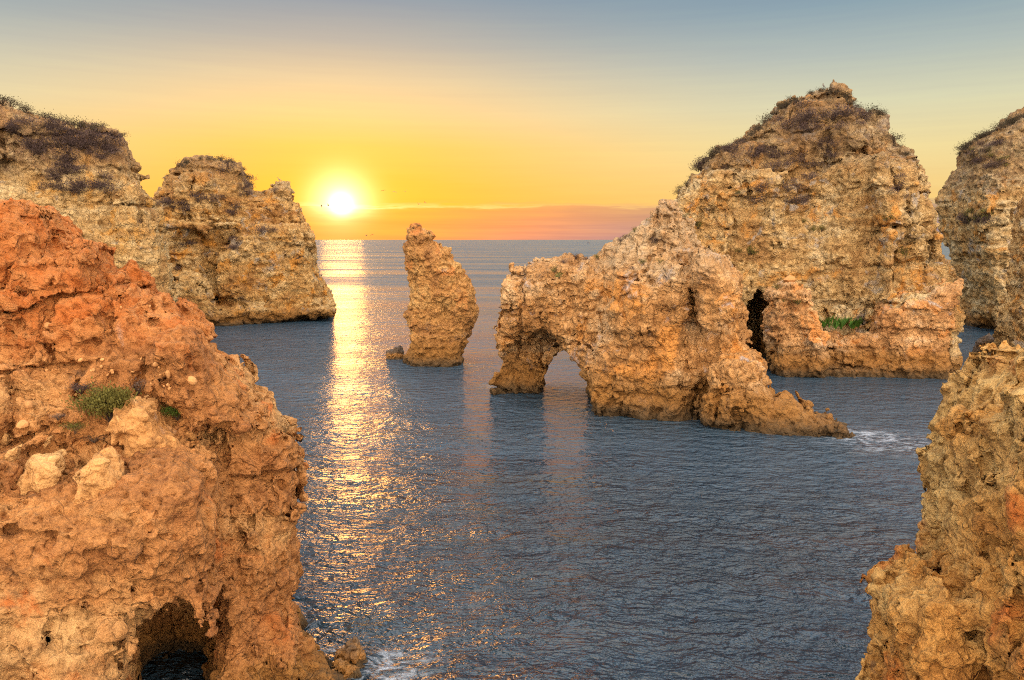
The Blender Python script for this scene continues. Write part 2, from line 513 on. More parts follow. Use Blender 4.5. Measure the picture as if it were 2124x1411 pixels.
    if near:
        hgt = t.m('ADD', hgt, v2h)
        hgt = t.m('SUBTRACT', hgt, t.m('MULTIPLY', t.rng(t.noise(p, 5.0, 2, .55), .57, .70), .11))
    n3 = t.noise(p, 24.0, 4, .6)
    det = t.m('MULTIPLY', t.m('SUBTRACT', .45, v3), .05)
    det = t.m('ADD', det, t.m('MULTIPLY', t.m('SUBTRACT', n2, .5), .17))
    if near: det = t.m('ADD', det, t.m('MULTIPLY', t.m('SUBTRACT', n3, .5), .10))
    else: det = t.m('ADD', det, v2h)
    n1d = t.noise(p, 3.9, 6, .68)
    det = t.m('ADD', det, t.m('MULTIPLY', t.m('SUBTRACT', n1d, .5), .20))
    ce2 = t.voro(t.vm('MULTIPLY', pw, (1, 1, .75)), 1.7, 'DISTANCE_TO_EDGE').outputs['Distance']
    det = t.m('SUBTRACT', det, t.m('MULTIPLY', t.rng(ce2, 0.0, .07, 1.0, 0.0), t.m('MULTIPLY', t.rng(n1, .38, .55), .09)))
    bp = t.n('ShaderNodeBump'); t.set(bp.inputs['Height'], det); bp.inputs['Strength'].default_value = 1.0; bp.inputs['Distance'].default_value = fine
    t.set(b.inputs['Normal'], bp.outputs[0])
    dsp = t.n('ShaderNodeDisplacement'); t.set(dsp.inputs['Height'], hgt)
    dsp.inputs['Midlevel'].default_value = 0.0; dsp.inputs['Scale'].default_value = fine
    o = t.n('ShaderNodeOutputMaterial')
    t.t.links.new(b.outputs[0], o.inputs[0]); t.t.links.new(dsp.outputs[0], o.inputs['Displacement'])
    return m


def plain_mat(name, col, rough=.8, var=.35, scale=6.0):
    m = bpy.data.materials.new(name); m.use_nodes = True
    t = NT(m.node_tree)
    oi = t.n('ShaderNodeObjectInfo')
    geo = t.n('ShaderNodeNewGeometry')
    n = t.noise(geo.outputs['Position'], scale, 3, .6)
    lo = tuple(c * (1 - var) for c in col); hi = tuple(min(1, c * (1 + var)) for c in col)
    c = t.mix(n, lo, hi)
    c = t.mix(1.0, c, t.ramp(oi.outputs['Random'], [(0, (.8, .8, .8)), (1, (1.15, 1.15, 1.15))]), 'MULTIPLY')
    b = t.n('ShaderNodeBsdfPrincipled'); t.set(b.inputs['Base Color'], c)
    b.inputs['Roughness'].default_value = rough
    b.inputs['Specular IOR Level'].default_value = .2
    o = t.n('ShaderNodeOutputMaterial'); t.t.links.new(b.outputs[0], o.inputs[0])
    return m


M_left_near = rock_mat('orange_limestone', (.44, .175, .05), (.58, .255, .075), (.66, .37, .135), patch=(.52, .15, .03), patch_thr=.62, grey=(.34, .27, .21), grey_thr=.74, stain_thr=.655, tide=1.2, fine=1.05, seed=1, red_z=(8.4, 10.4, (.58, .165, .03)), strat=.25)
M_right_near = rock_mat('golden_limestone', (.46, .19, .042), (.65, .305, .068), (.71, .43, .14), patch=(.54, .16, .03), patch_thr=.64, grey=(.30, .25, .21), grey_thr=.68, stain_thr=.67, tide=0, fine=1.05, seed=2, strat=.2)
M_arch = rock_mat('arch_limestone', (.42, .20, .06), (.63, .33, .115), (.72, .46, .22), patch=(.60, .26, .06), patch_thr=.60, grey=(.40, .35, .32), grey_thr=.64, stain_thr=.65, tide=3.0, fine=1.45, seed=3, strat=.3, cap=(8, 12.5, (.44, .31, .17)))
M_needle = rock_mat('needle_limestone', (.36, .165, .05), (.50, .245, .07), (.58, .33, .11), patch=(.48, .19, .05), patch_thr=.60, grey=(.28, .21, .15), grey_thr=.64, stain_thr=.68, tide=2.6, fine=1.4, seed=4, strat=.3)
M_mid = rock_mat('ochre_limestone', (.42, .20, .055), (.60, .35, .115), (.68, .46, .20), patch=(.56, .25, .045), patch_thr=.60, grey=(.32, .27, .21), grey_thr=.62, stain_thr=.635, tide=2.0, fine=2.1, seed=5, strat=.4, cap=(16, 24, (.30, .19, .09)))
M_head = rock_mat('headland_limestone', (.44, .24, .08), (.60, .38, .145), (.69, .50, .24), patch=(.56, .29, .07), patch_thr=.60, grey=(.31, .26, .19), grey_thr=.64, stain_thr=.635, tide=2.0, fine=1.8, seed=6, strat=.4, cap=(17.5, 20.5, (.27, .15, .075)))
M_big = rock_mat('banded_limestone', (.44, .24, .08), (.60, .38, .145), (.71, .53, .27), patch=(.58, .27, .06), patch_thr=.61, grey=(.33, .29, .24), grey_thr=.62, stain_thr=.635, tide=2.0, fine=1.8, seed=7, strat=.38, cap=(17, 20.5, (.21, .13, .065)))
M_foot = rock_mat('pink_limestone', (.46, .22, .075), (.66, .36, .14), (.74, .50, .27), patch=(.62, .26, .07), patch_thr=.58, grey=(.40, .36, .33), grey_thr=.66, stain_thr=.635, tide=2.6, fine=1.5, seed=14, strat=.3)
M_wet = rock_mat('wet_rock', (.10, .065, .035), (.15, .095, .05), (.2, .13, .07), patch=(.14, .07, .03), grey=(.09, .07, .06), tide=.6, fine=.6, rough=.45, seed=8)
M_boulder = rock_mat('boulder_limestone', (.42, .19, .055), (.55, .27, .085), (.61, .345, .125), patch=(.55, .24, .08), patch_thr=.66, grey=(.36, .31, .27), grey_thr=.68, stain_thr=.66, tide=0, fine=.5, seed=9, strat=.2)

ROCKS = {}

# ------------------------------------------------------------------ left headland (behind the near cliff)
fr = Frame(0, 80, 360, 86)
top = [(-320, 120), (-200, 150), (-90, 180), (0, 203), (22, 209), (40, 218), (66, 229), (92, 240), (114, 247), (147, 253), (170, 258), (199, 260), (221, 269), (254, 280), (264, 294), (267, 307), (278, 316), (282, 331), (294, 346), (296, 364), (297, 376), (302, 390), (311, 402), (332, 428), (341, 454), (345, 476), (350, 512), (358, 538), (363, 578), (364, 612), (368, 650), (372, 700)]
upper = [(-320, 125), (-90, 183), (0, 206), (66, 232), (147, 256), (221, 272), (262, 295), (280, 335), (292, 348), (294, 373), (200, 372), (100, 340), (0, 330), (-320, 300)]
ROCKS['head'] = build_rock('headland', fr, [
    L(top, 0, 7, r=4.0),
    L([(-320, 380), (0, 360), (60, 385), (120, 415), (200, 440), (250, 470), (300, 480), (340, 520), (352, 560), (358, 620), (360, 720)], 4.5, 4.5, r=2.5),
    L([(215, 420), (250, 380), (292, 372), (310, 410), (330, 440), (342, 500), (356, 560), (360, 720), (300, 720)], 5.5, 3.5, r=2.0),
    L([(-320, 200), (-60, 230), (0, 240), (25, 290), (55, 320), (48, 345), (-20, 350), (-320, 350)], 7, 3, r=1.2, base=False),
], .19, M_head, big=(6, .5), med=(1.6, .12), small=(.5, .07), strata=(2.4, .12), pits=(1.2, .2), flute=(.34, 3.0), blocks=((.45, 2.6, 3.2, .75, .2), (.16, 1.0, .9, .2, .13)), seed=1)
tag(ROCKS['head'], 'tall ochre headland with a dark scrub slope, behind the orange cliff at the left edge', 'headland')
slab = build_rock('ledge', fr, [L([(285, 366), (297, 365), (310, 366), (311, 371), (299, 375), (285, 374)], 0.0, .8, r=.3, base=False)], .09, M_head, big=(2.6, .2), med=(.9, .06), small=(.35, .05), strata=(.9, .04), pits=(.8, .08), blocks=((.2, 1.7, 1.4, .14, .1), (.08, .6, .5, .06, .07)), seed=3)
slab.parent = ROCKS['head']; slab.location = Vector(slab.location) - Vector(ROCKS['head'].location)

# ------------------------------------------------------------------ twin-peaked stack
fr = Frame(440, 119, 682, 125)
outl = [(300, 420), (311, 402), (324, 387), (337, 376), (339, 362), (358, 351), (372, 341), (380, 330), (402, 323), (424, 318), (450, 323), (472, 330), (494, 334), (509, 338), (518, 353), (523, 375), (531, 391), (542, 393), (557, 386), (568, 376), (590, 374), (601, 380), (606, 401), (610, 420), (621, 434), (623, 453), (634, 475), (647, 497), (654, 520), (654, 545), (663, 567), (675, 597), (680, 617), (676, 628), (682, 645)]
ROCKS['mid'] = build_rock('sea_stack', fr, [
    L(outl, 0, 7, r=4.5),
    L([(450, 560), (452, 530), (462, 510), (490, 490), (516, 472), (560, 462), (600, 455), (622, 455), (636, 478), (648, 500), (655, 548), (664, 570), (672, 600), (676, 660), (450, 690)], 6.5, 5.0, r=3.0, k=.2),
    L([(533, 400), (545, 389), (560, 385), (568, 376), (590, 374), (601, 380), (607, 401), (621, 434), (640, 480), (560, 520), (530, 470)], 2.0, 4.5, r=2.6, base=False),
    L([(340, 455), (360, 452), (420, 455), (480, 452), (500, 460), (495, 474), (420, 478), (360, 480), (344, 476)], 8.6, 1.6, r=.5, base=False),
    L([(300, 500), (345, 490), (440, 500), (450, 560), (470, 640), (300, 690)], 2.0, 6, r=3.0),
    L([(340, 600), (363, 572), (391, 561), (413, 572), (435, 597), (453, 630), (475, 628), (500, 640), (520, 690), (340, 720)], 10.0, 3.5, r=2.0, k=.2),
    L([(440, 640), (487, 628), (560, 632), (640, 626), (678, 620), (683, 640), (682, 650), (560, 668), (440, 690)], 7.0, 5.5, r=1.4, k=.2),
], .24, M_mid, big=(7, .5), med=(2.0, .14), small=(.7, .09), strata=(2.6, .15), pits=(1.6, .25), flute=(.4, 3.5), blocks=((.5, 3.2, 3.6, .9, .26), (.2, 1.3, 1.2, .25, .17)), seed=2)
tag(ROCKS['mid'], 'broad ochre sea stack with two peaks, beside the setting sun on its right', 'sea stack')

# ------------------------------------------------------------------ needle
fr = Frame(840, 75.2, 990, 75.2)
ndl = [(842, 752), (840, 738), (850, 715), (853, 706), (849, 685), (843, 666), (839, 648), (845, 637), (847, 607), (845, 578), (842, 552), (836, 534), (837, 507), (845, 501), (841, 491), (843, 475), (851, 467), (862, 459), (875, 460), (878, 471), (895, 475), (904, 490), (900, 500), (915, 506), (924, 513), (935, 512), (937, 530), (939, 543), (954, 549), (963, 571), (976, 586), (982, 615), (987, 633), (994, 648), (991, 663), (976, 681), (967, 697), (963, 718), (958, 729), (959, 748)]
ROCKS['needle'] = build_rock('sea_stack', fr, [
    L(ndl, 0, 2.3, r=1.9),
    L([(852, 760), (850, 700), (870, 690), (940, 690), (955, 715), (956, 760)], .9, 1.7, r=.9),
], .085, M_needle, big=(2.6, .22), med=(.9, .12), small=(.35, .06), strata=(.9, .07), pits=(.8, .1), seed=3, zmin=-1)
tag(ROCKS['needle'], 'slender brown rock needle standing alone in the open water left of the arch', 'sea stack')
fr2 = Frame(797, 77.5, 840, 77.5)
o = build_rock('rock', fr2, [L([(797, 736), (803, 729), (812, 726), (828, 718), (834, 722), (838, 730), (841, 738)], 0, .9, r=.7)], .06, M_wet, big=(1.2, .15), med=(.5, .1), small=(.2, .04), strata=(1, 0), pits=(.5, .1), seed=4, zmin=-.5)
tag(o, 'small dark wet rock in the water at the left foot of the needle', 'rock')

# ------------------------------------------------------------------ arch
fr = Frame(1018, 60.5, 1700, 53.0)
arch = [(1024, 812), (1018, 792), (1028, 778), (1038, 766), (1035, 752), (1028, 728), (1018, 716), (1022, 677), (1029, 637), (1037, 614), (1041, 590), (1053, 570), (1061, 555), (1079, 553), (1095, 559), (1110, 545), (1138, 537), (1170, 537), (1194, 526), (1221, 531), (1253, 530), (1265, 512), (1288, 490), (1316, 472), (1342, 456), (1354, 433), (1366, 411), (1387, 406), (1399, 417), (1415, 437), (1431, 460), (1441, 500), (1454, 512), (1475, 524), (1498, 531), (1506, 553), (1532, 575), (1534, 618), (1547, 632), (1555, 655), (1548, 675), (1553, 702), (1557, 729), (1575, 746), (1590, 760), (1591, 780), (1605, 815), (1610, 890)]
tunnel = [(1000, 950), (1000, 800), (1022, 765), (1045, 735), (1078, 712), (1110, 702), (1138, 712), (1160, 734), (1180, 750), (1196, 762), (1200, 776), (1205, 797), (1210, 830), (1212, 874), (1212, 960)]
ROCKS['arch'] = build_rock('rock_arch', fr, [
    L(arch, 0, 4.2, r=2.6),
    L([(1225, 900), (1222, 800), (1225, 740), (1245, 690), (1275, 620), (1300, 570), (1330, 545), (1400, 520), (1440, 560), (1450, 700), (1460, 800), (1480, 900)], 2.4, 3.6, r=2.4),
    L([(1275, 690), (1268, 640), (1280, 590), (1290, 558), (1320, 556), (1350, 590), (1370, 640), (1375, 690), (1330, 710)], 4.4, 2.2, r=1.0, base=False),
    L([(1378, 670), (1370, 610), (1385, 560), (1410, 555), (1432, 575), (1440, 660), (1420, 690)], 4.2, 2.0, r=.9, base=False),
    L([(1443, 520), (1455, 505), (1478, 522), (1500, 535), (1508, 560), (1532, 580), (1534, 625), (1528, 670), (1500, 690), (1465, 690), (1446, 660), (1440, 590)], 3.6, 3.0, r=1.1, base=False, k=.12),
    L([(1525, 640), (1548, 630), (1560, 652), (1550, 676), (1528, 680)], 3.8, 1.6, r=.8, base=False, k=.12),
    L([(1454, 900), (1455, 850), (1465, 800), (1472, 745), (1500, 728), (1545, 728), (1575, 745), (1593, 758), (1590, 780), (1604, 815), (1612, 900)], 4.4, 3.0, r=1.1, k=.12),
    L([(1570, 900), (1585, 820), (1605, 812), (1630, 810), (1656, 818), (1664, 838), (1690, 846), (1700, 905)], 4.6, 2.4, r=1.0, k=.15),
    L([(1660, 905), (1685, 846), (1727, 850), (1732, 866), (1752, 880), (1770, 900), (1787, 911)], 5.0, 1.9, r=.8, k=.15),
    L([(1290, 905), (1320, 880), (1400, 872), (1500, 868), (1600, 860), (1700, 872), (1755, 888), (1790, 912)], 5.2, 2.2, r=.7, k=.3),
    L([(1016, 825), (1016, 793), (1030, 775), (1062, 784), (1068, 825)], .2, 1.6, r=.9, k=.3),
    L(tunnel, 5.6, 5.2, r=1.2, op='cut', shear=-.12, k=.4),
    L([(1128, 960), (1128, 800), (1131, 762), (1146, 742), (1164, 728), (1184, 736), (1202, 750), (1214, 770), (1222, 797), (1227, 835), (1229, 874), (1229, 960)], 0, 14, r=.5, op='cut', shear=-.24, k=.3),
], .10, M_arch, big=(4.0, .32), med=(1.2, .08), small=(.4, .05), strata=(1.0, .04), pits=(.9, .13), flute=(.16, 1.8), blocks=((.34, 2.1, 2.3, .6, .12), (.14, .8, .8, .18, .085)), seed=5, zmin=-1.0)
tag(ROCKS['arch'], 'tawny rock arch with one opening at its left end, standing in the water', 'rock arch')

# ------------------------------------------------------------------ big right rock
fr = Frame(1394, 82, 1980, 78)
bigo = [(1330, 480), (1394, 410), (1408, 386), (1424, 377), (1444, 358), (1449, 345), (1458, 331), (1481, 312), (1514, 298), (1546, 285), (1560, 271), (1583, 252), (1601, 241), (1615, 222), (1638, 207), (1661, 200), (1684, 189), (1696, 182), (1707, 178), (1720, 186), (1726, 184), (1742, 187), (1762, 200), (1776, 217), (1799, 228), (1822, 227), (1841, 232), (1845, 257), (1841, 275), (1857, 294), (1873, 305), (1893, 325), (1896, 353), (1908, 372), (1919, 400), (1926, 423), (1924, 451), (1933, 476), (1944, 492), (1954, 520), (1975, 546), (1990, 575), (1985, 615), (1974, 640), (1972, 680), (1968, 720)]
low = [(1330, 520), (1394, 430), (1424, 385), (1470, 366), (1560, 362), (1640, 366), (1700, 350), (1706, 330), (1770, 322), (1850, 321), (1893, 327), (1897, 353), (1908, 372), (1919, 400), (1926, 423), (1924, 451), (1933, 476), (1944, 492), (1954, 520), (1975, 546), (1990, 575), (1985, 615), (1974, 640), (1972, 720)]
ROCKS['big'] = build_rock('sea_stack', fr, [
    L(bigo, -1.2, 6.5, r=5.0),
    L(low, 0.6, 6.2, r=1.1, k=.12),
    L([(1640, 560), (1660, 500), (1690, 420), (1705, 350), (1740, 328), (1800, 320), (1870, 322), (1895, 345), (1912, 400), (1922, 450), (1935, 500), (1960, 545), (1985, 590), (1975, 640), (1970, 760), (1640, 760)], 3.4, 5.0, r=3.2),
    L([(1740, 292), (1760, 284), (1800, 286), (1815, 300), (1800, 312), (1750, 308)], 4.8, 2.2, r=1.0, base=False, k=.15),
    L([(1780, 330), (1800, 322), (1830, 322), (1850, 360), (1860, 460), (1870, 560), (1880, 760), (1795, 760), (1790, 620), (1790, 480)], 6.4, 4.0, r=1.8),
    L([(1790, 610), (1800, 592), (1880, 590), (1960, 580), (2002, 580), (1996, 594), (1984, 616), (1976, 640), (1976, 672), (1972, 705), (1966, 732), (1972, 770), (1780, 775), (1780, 680)], 7.2, 4.6, r=1.4, k=.2),
    # pocket with the smooth back wall
    L([(1690, 690), (1688, 620), (1700, 560), (1735, 535), (1775, 540), (1792, 590), (1793, 640), (1780, 690)], 12.0, 5.2, r=2.5, op='cut', base=False, k=.5),
    # dark cave left of the stump
    L([(1500, 800), (1520, 660), (1545, 620), (1570, 610), (1584, 640), (1586, 800)], 3, 6.5, r=1.2, op='cut', k=.5),
], .155, M_big, big=(5.5, .45), med=(1.5, .11), small=(.5, .07), strata=(2.2, .10), pits=(1.2, .2), flute=(.38, 3.0), blocks=((.45, 2.5, 3.2, .75, .19), (.17, 1.0, 1.0, .2, .125)), seed=6)
tag(ROCKS['big'], 'largest pyramid-shaped banded rock behind the arch, with a grassy pocket at its foot', 'sea stack')

ROCKS['foot'] = build_rock('foot_wall', fr, [
    L([(1590, 780), (1600, 720), (1700, 700), (1772, 688), (1800, 690), (1900, 700), (1972, 720), (1972, 775)], 8.6, 3.2, r=1.0, k=.15),
    L([(1590, 775), (1586, 720), (1580, 680), (1586, 640), (1580, 605), (1596, 592), (1610, 596), (1624, 583), (1640, 580), (1656, 597), (1679, 600), (1682, 626), (1698, 658), (1719, 695), (1722, 740), (1715, 775)], 11.2, 2.8, r=.9, k=.12),
    L([(1590, 785), (1600, 752), (1700, 748), (1800, 742), (1900, 745), (1975, 752), (1974, 779)], 9.9, 3.4, r=.8, k=.2),
    L([(1790, 640), (1798, 612), (1840, 604), (1900, 606), (1960, 590), (2000, 582), (1996, 596), (1984, 618), (1976, 642), (1976, 672), (1972, 705), (1966, 732), (1972, 772), (1780, 775), (1772, 690)], 8.2, 4.4, r=1.3, k=.2),
], .12, M_foot, big=(3.0, .28), med=(1.2, .1), small=(.45, .06), strata=(1.6, .06), pits=(1.0, .14), flute=(.16, 1.8), blocks=((.34, 2.4, 2.0, .34, .16), (.14, .9, .7, .12, .1)), seed=7)
ROCKS['foot'].parent = ROCKS['big']; ROCKS['foot'].location = Vector(ROCKS['foot'].location) - Vector(ROCKS['big'].location)
ROCKS['foot']['label'] = 'pink-orange stump and low wall in front of the grassy pocket'

# ------------------------------------------------------------------ far right cliff
fr = Frame(1950, 107, 2124, 105.5)
ROCKS['farr'] = build_rock('cliff', fr, [
    L([(2010, 700), (1995, 610), (1985, 570), (1965, 520), (1949, 483), (1947, 445), (1947, 418), (1955, 400), (1965, 372), (1972, 356), (1984, 335), (1985, 320), (2007, 303), (2016, 289), (2048, 275), (2076, 259), (2099, 252), (2124, 234), (2180, 205), (2300, 180), (2500, 180)], -1.5, 8, r=4.5),
    L([(2010, 700), (1990, 590), (1965, 520), (1949, 483), (1947, 445), (1948, 418), (1962, 380), (1970, 366), (2050, 368), (2124, 360), (2500, 350)], 1.0, 7.5, r=1.1, k=.12),
    L([(1970, 720), (1975, 690), (1985, 672), (2030, 664), (2080, 668), (2100, 720)], 7.5, 5.0, r=1.0, op='cut', k=.8),
], .22, M_big, big=(5.5, .45), med=(1.8, .12), small=(.6, .08), strata=(2.2, .18), pits=(1.4, .22), flute=(.32, 3.0), blocks=((.45, 2.8, 2.8, .75, .24), (.18, 1.2, 1.0, .2, .16)), seed=8)
tag(ROCKS['farr'], 'layered cliff at the far right beyond the gap, with a dark cave at its foot', 'cliff')

# ------------------------------------------------------------------ cliff piece at the right edge, middle distance
fr = Frame(2070, 70.5, 2600, 68)
ROCKS['midr'] = build_rock('cliff', fr, [
    L([(2071, 779), (2069, 750), (2071, 726), (2073, 686), (2076, 648), (2081, 626), (2099, 603), (2113, 575), (2117, 543), (2119, 510), (2124, 474), (2150, 420), (2200, 380), (2330, 360)], 0, 5, r=2.4),
    L([(2069, 779), (2072, 700), (2095, 650), (2130, 640), (2330, 640)], 1.6, 4.2, r=1.6),
], .14, M_big, big=(3.5, .35), med=(1.3, .1), small=(.45, .06), strata=(1.2, .12), pits=(1, .12), blocks=((.32, 2.2, 1.7, .25, .18), (.14, .9, .7, .12, .12)), seed=9)
tag(ROCKS['midr'], 'narrow strip of pale cliff at the right edge above the near golden cliff', 'cliff')
fr2 = Frame(2018, 77, 2075, 77)
o = build_rock('rock', fr2, [L([(2016, 748), (2020, 733), (2026, 722), (2031, 709), (2046, 700), (2062, 694), (2072, 700), (2080, 720), (2080, 750)], 0, 1.6, r=1.1)], .09, M_wet, big=(1.6, .2), med=(.7, .14), small=(.3, .05), strata=(1, 0), pits=(.7, .1), seed=10, zmin=-.6)
tag(o, 'dark brown wet rock in the channel below the far right cliff', 'rock')

# ------------------------------------------------------------------ near left cliff
FL = Frame(0, 19.8, 640, 21.4)
outl = [(-420, 380), (-200, 395), (0, 420), (37, 424), (70, 439), (92, 457), (114, 480), (133, 502), (147, 515), (166, 515), (192, 503), (205, 513), (199, 531), (214, 557), (229, 564), (265, 550), (284, 553), (295, 575), (313, 590), (339, 605), (369, 620), (391, 627), (409, 645), (420, 664), (437, 680), (441, 692), (456, 720), (482, 730), (513, 748), (534, 779), (541, 799), (565, 811), (585, 831), (596, 857), (610, 870), (615, 1000), (600, 1200), (600, 1411)]
ROCKS['left'] = build_rock('cliff', FL, [
    L(outl, 0.6, 2.6, r=1.6, lean=-.16),
    # right pillar
    L([(455, 1411), (462, 1200), (470, 1000), (490, 900), (540, 876), (585, 868), (629, 865), (634, 913), (632, 940), (639, 980), (635, 1017), (634, 1048), (612, 1078), (614, 1120), (617, 1172), (622, 1214), (612, 1250), (632, 1276), (648, 1312), (674, 1343), (705, 1372), (716, 1386)], 0, 1.9, r=1.1, k=.25),
    L([(520, 1411), (560, 1290), (612, 1262), (634, 1290), (650, 1318), (676, 1346), (706, 1372), (722, 1386)], .8, 1.7, r=.7, k=.3),
    L([(560, 1411), (590, 1330), (640, 1322), (668, 1340), (700, 1366), (735, 1388)], 1.5, 1.0, r=.5, k=.3),
    # front wall
    L([(-420, 900), (-100, 925), (0, 945), (70, 970), (150, 960), (230, 940), (300, 915), (360, 890), (430, 885), (480, 900), (490, 960), (488, 1060), (496, 1180), (498, 1300), (496, 1411)], 2.2, 3.4, r=1.5, k=.35),
    L([(-420, 1180), (0, 1150), (120, 1180), (220, 1190), (330, 1180), (420, 1160), (455, 1200), (458, 1411)], 3.6, 2.6, r=1.4, k=.6),
    # soil bench that carries the shrubs
    L([(-420, 790), (0, 800), (60, 800), (120, 790), (200, 800), (300, 810), (400, 850), (470, 900), (470, 1000), (-420, 1000)], .2, 2.6, r=.8, k=.9, base=False),
    # ribs on the red slope
    L([(130, 640), (150, 560), (165, 520), (192, 505), (204, 516), (198, 540), (190, 620), (170, 720), (130, 760)], 1.5, 1.0, r=.8, base=False, lean=-.10, k=.5),
    L([(300, 800), (330, 700), (390, 660), (430, 700), (470, 780), (520, 840), (560, 880), (400, 880)], 1.4, 1.6, r=1.2, base=False, k=.6),
    # cave and fissures
    L([(252, 1480), (262, 1411), (284, 1382), (318, 1352), (352, 1330), (384, 1326), (408, 1344), (428, 1376), (440, 1411), (444, 1480)], 6.0, 6.5, r=.8, op='cut', k=.6, shear=-.17),
], .055, M_left_near, big=(2.4, .22), med=(.75, .03), small=(.24, .06), strata=(.8, .02), pits=(.55, .14), flute=(.07, .9), blocks=((.19, 1.5, 1.5, .34, .06), (.08, .5, .45, .10, .045)), seed=11, zmin=-.6)
tag(ROCKS['left'], 'near orange cliff with shrubs on a bench and a dark cave at its foot', 'cliff')

# ------------------------------------------------------------------ near right cliff
FRR = Frame(1800, 15.2, 2124, 14.8)
ROCKS['right'] = build_rock('cliff', FRR, [
    L([(1890, 1411), (1893, 1157), (1911, 1135), (1922, 1107), (1911, 1058), (1917, 1027), (1910, 990), (1919, 959), (1916, 940), (1948, 937), (1975, 907), (2004, 898), (2020, 882), (2030, 848), (2036, 824), (2050, 803), (2066, 797), (2086, 788), (2100, 774), (2110, 760), (2124, 750), (2200, 735), (3000, 720)], 0, 2.4, r=1.1),
    L([(1788, 1440), (1797, 1391), (1801, 1342), (1810, 1280), (1799, 1237), (1804, 1212), (1829, 1186), (1872, 1167), (1894, 1158), (1930, 1165), (1990, 1250), (2040, 1411)], .6, 1.8, r=.8, k=.3),
    L([(1985, 1411), (1970, 1300), (1960, 1150), (1975, 1010), (1968, 950), (1990, 925), (2040, 910), (2100, 900), (3000, 900)], 1.8, 2.0, r=.9, k=.3),
    L([(1975, 950), (1988, 925), (2030, 915), (2052, 935), (2045, 965), (2005, 972), (1982, 968)], 3.2, 1.0, r=.5, base=False, k=.15),
    L([(2085, 920), (2100, 860), (2134, 825), (3000, 790), (3000, 1411), (2080, 1411), (2050, 1100)], 2.6, 1.8, r=1.0, k=.4),
], .05, M_right_near, big=(1.9, .2), med=(.7, .03), small=(.22, .055), strata=(.8, .0), pits=(.5, .12), flute=(.15, .7), blocks=((.15, 1.2, 1.6, .3, .055), (.06, .42, .45, .09, .042)), seed=12, zmin=-.6)
tag(ROCKS['right'], 'near golden fluted cliff filling the lower right corner', 'cliff')

# ------------------------------------------------------------------ ray picking against the rocks
bpy.context.view_layer.update()
PICK = [o for o in bpy.data.objects if o.type == 'MESH']


def pick(u, v, only=None):
    dv = Vector(ray(u, v)).normalized(); org = Vector((0, 0, CAM_H))
    best = None
    for o in ([only] if only else PICK):
        ok, loc, nor, fi = o.ray_cast(org - o.matrix_world.translation, dv)
        if ok:
            wl = loc + Vector(o.matrix_world.translation)
            dd = (wl - org).length
            if best is None or dd < best[0]: best = (dd, wl, nor, o)
    return best


# ------------------------------------------------------------------ boulders on the bench
BOULD = [
    ('boulder', [(33, 985), (50, 965), (90, 945), (128, 935), (136, 960), (136, 1000), (131, 1030), (110, 1050), (75, 1060), (40, 1052), (28, 1030)], .55, 'cracked rounded boulder, left of the two under the bench at the left edge'),
    ('boulder', [(150, 975), (190, 937), (225, 922), (256, 945), (270, 975), (262, 1010), (240, 1030), (180, 1045), (137, 1048), (142, 1010)], .6, 'pitted ochre boulder with a small dark hole, between the cracked boulder and the pale block'),
    ('boulder', [(222, 888), (255, 845), (275, 822), (330, 819), (345, 870), (365, 895), (379, 920), (350, 950), (300, 964), (268, 958), (256, 925)], .75, 'pale peaked block of limestone right of the largest green shrub'),
    ('boulder', [(0, 890), (14, 882), (34, 895), (36, 912), (18, 930), (0, 932)], .3, 'small pale boulder half buried in red soil at the left picture edge'),
    ('boulder', [(8, 950), (22, 930), (48, 918), (52, 932), (40, 955), (18, 962)], .3, 'flat sloping stone below the small half-buried boulder at the left edge'),
    ('boulder', [(92, 905), (100, 897), (116, 899), (117, 912), (103, 916), (104, 930), (92, 930), (88, 918)], .22, 'grey upright stone beside the small dark green shrub'),
    ('boulder', [(382, 898), (392, 890), (414, 898), (416, 910), (402, 918), (388, 910)], .22, 'loose slab-like yellow stone on the bench right of the pale block'),
]
for nm, pl, T, lab in BOULD:
    cu = sum(p[0] for p in pl) / len(pl); cv_ = sum(p[1] for p in pl) / len(pl)
    h = pick(cu, cv_, ROCKS['left'])
    s_, z_, w_ = FL.local(h[1])
    o = build_rock(nm, FL, [L(pl, w_ + .05, T, r=T * .55, base=False)], max(.03, T * .06), M_boulder, big=(.9, .12 * T / .6), med=(.45, .10 * T / .6), small=(.2, .03), strata=(1, 0), pits=(.5, .05), seed=20 + len(bpy.data.objects) % 17)
    tag(o, lab, 'boulder')

# wave-washed reef off the near left cliff
h = at_depth(742, 1345, 20.6)
fr2 = Frame(690, 20.6, 790, 21.0)
o = build_rock('reef', fr2, [L([(697, 1366), (705, 1358), (716, 1352), (722, 1342), (734, 1337), (742, 1345), (752, 1343), (760, 1354), (764, 1366)], 0, .35, r=.2), L([(690, 1390), (700, 1370), (712, 1366), (728, 1368), (744, 1376), (750, 1390)], .55, .35, r=.25)], .03, M_wet, big=(.6, .10), med=(.25, .09), small=(.1, .03), strata=(1, 0), pits=(.3, .08), seed=31, zmin=-.4)
tag(o, 'low black jagged reef awash at the foot of the near left cliff', 'rock')

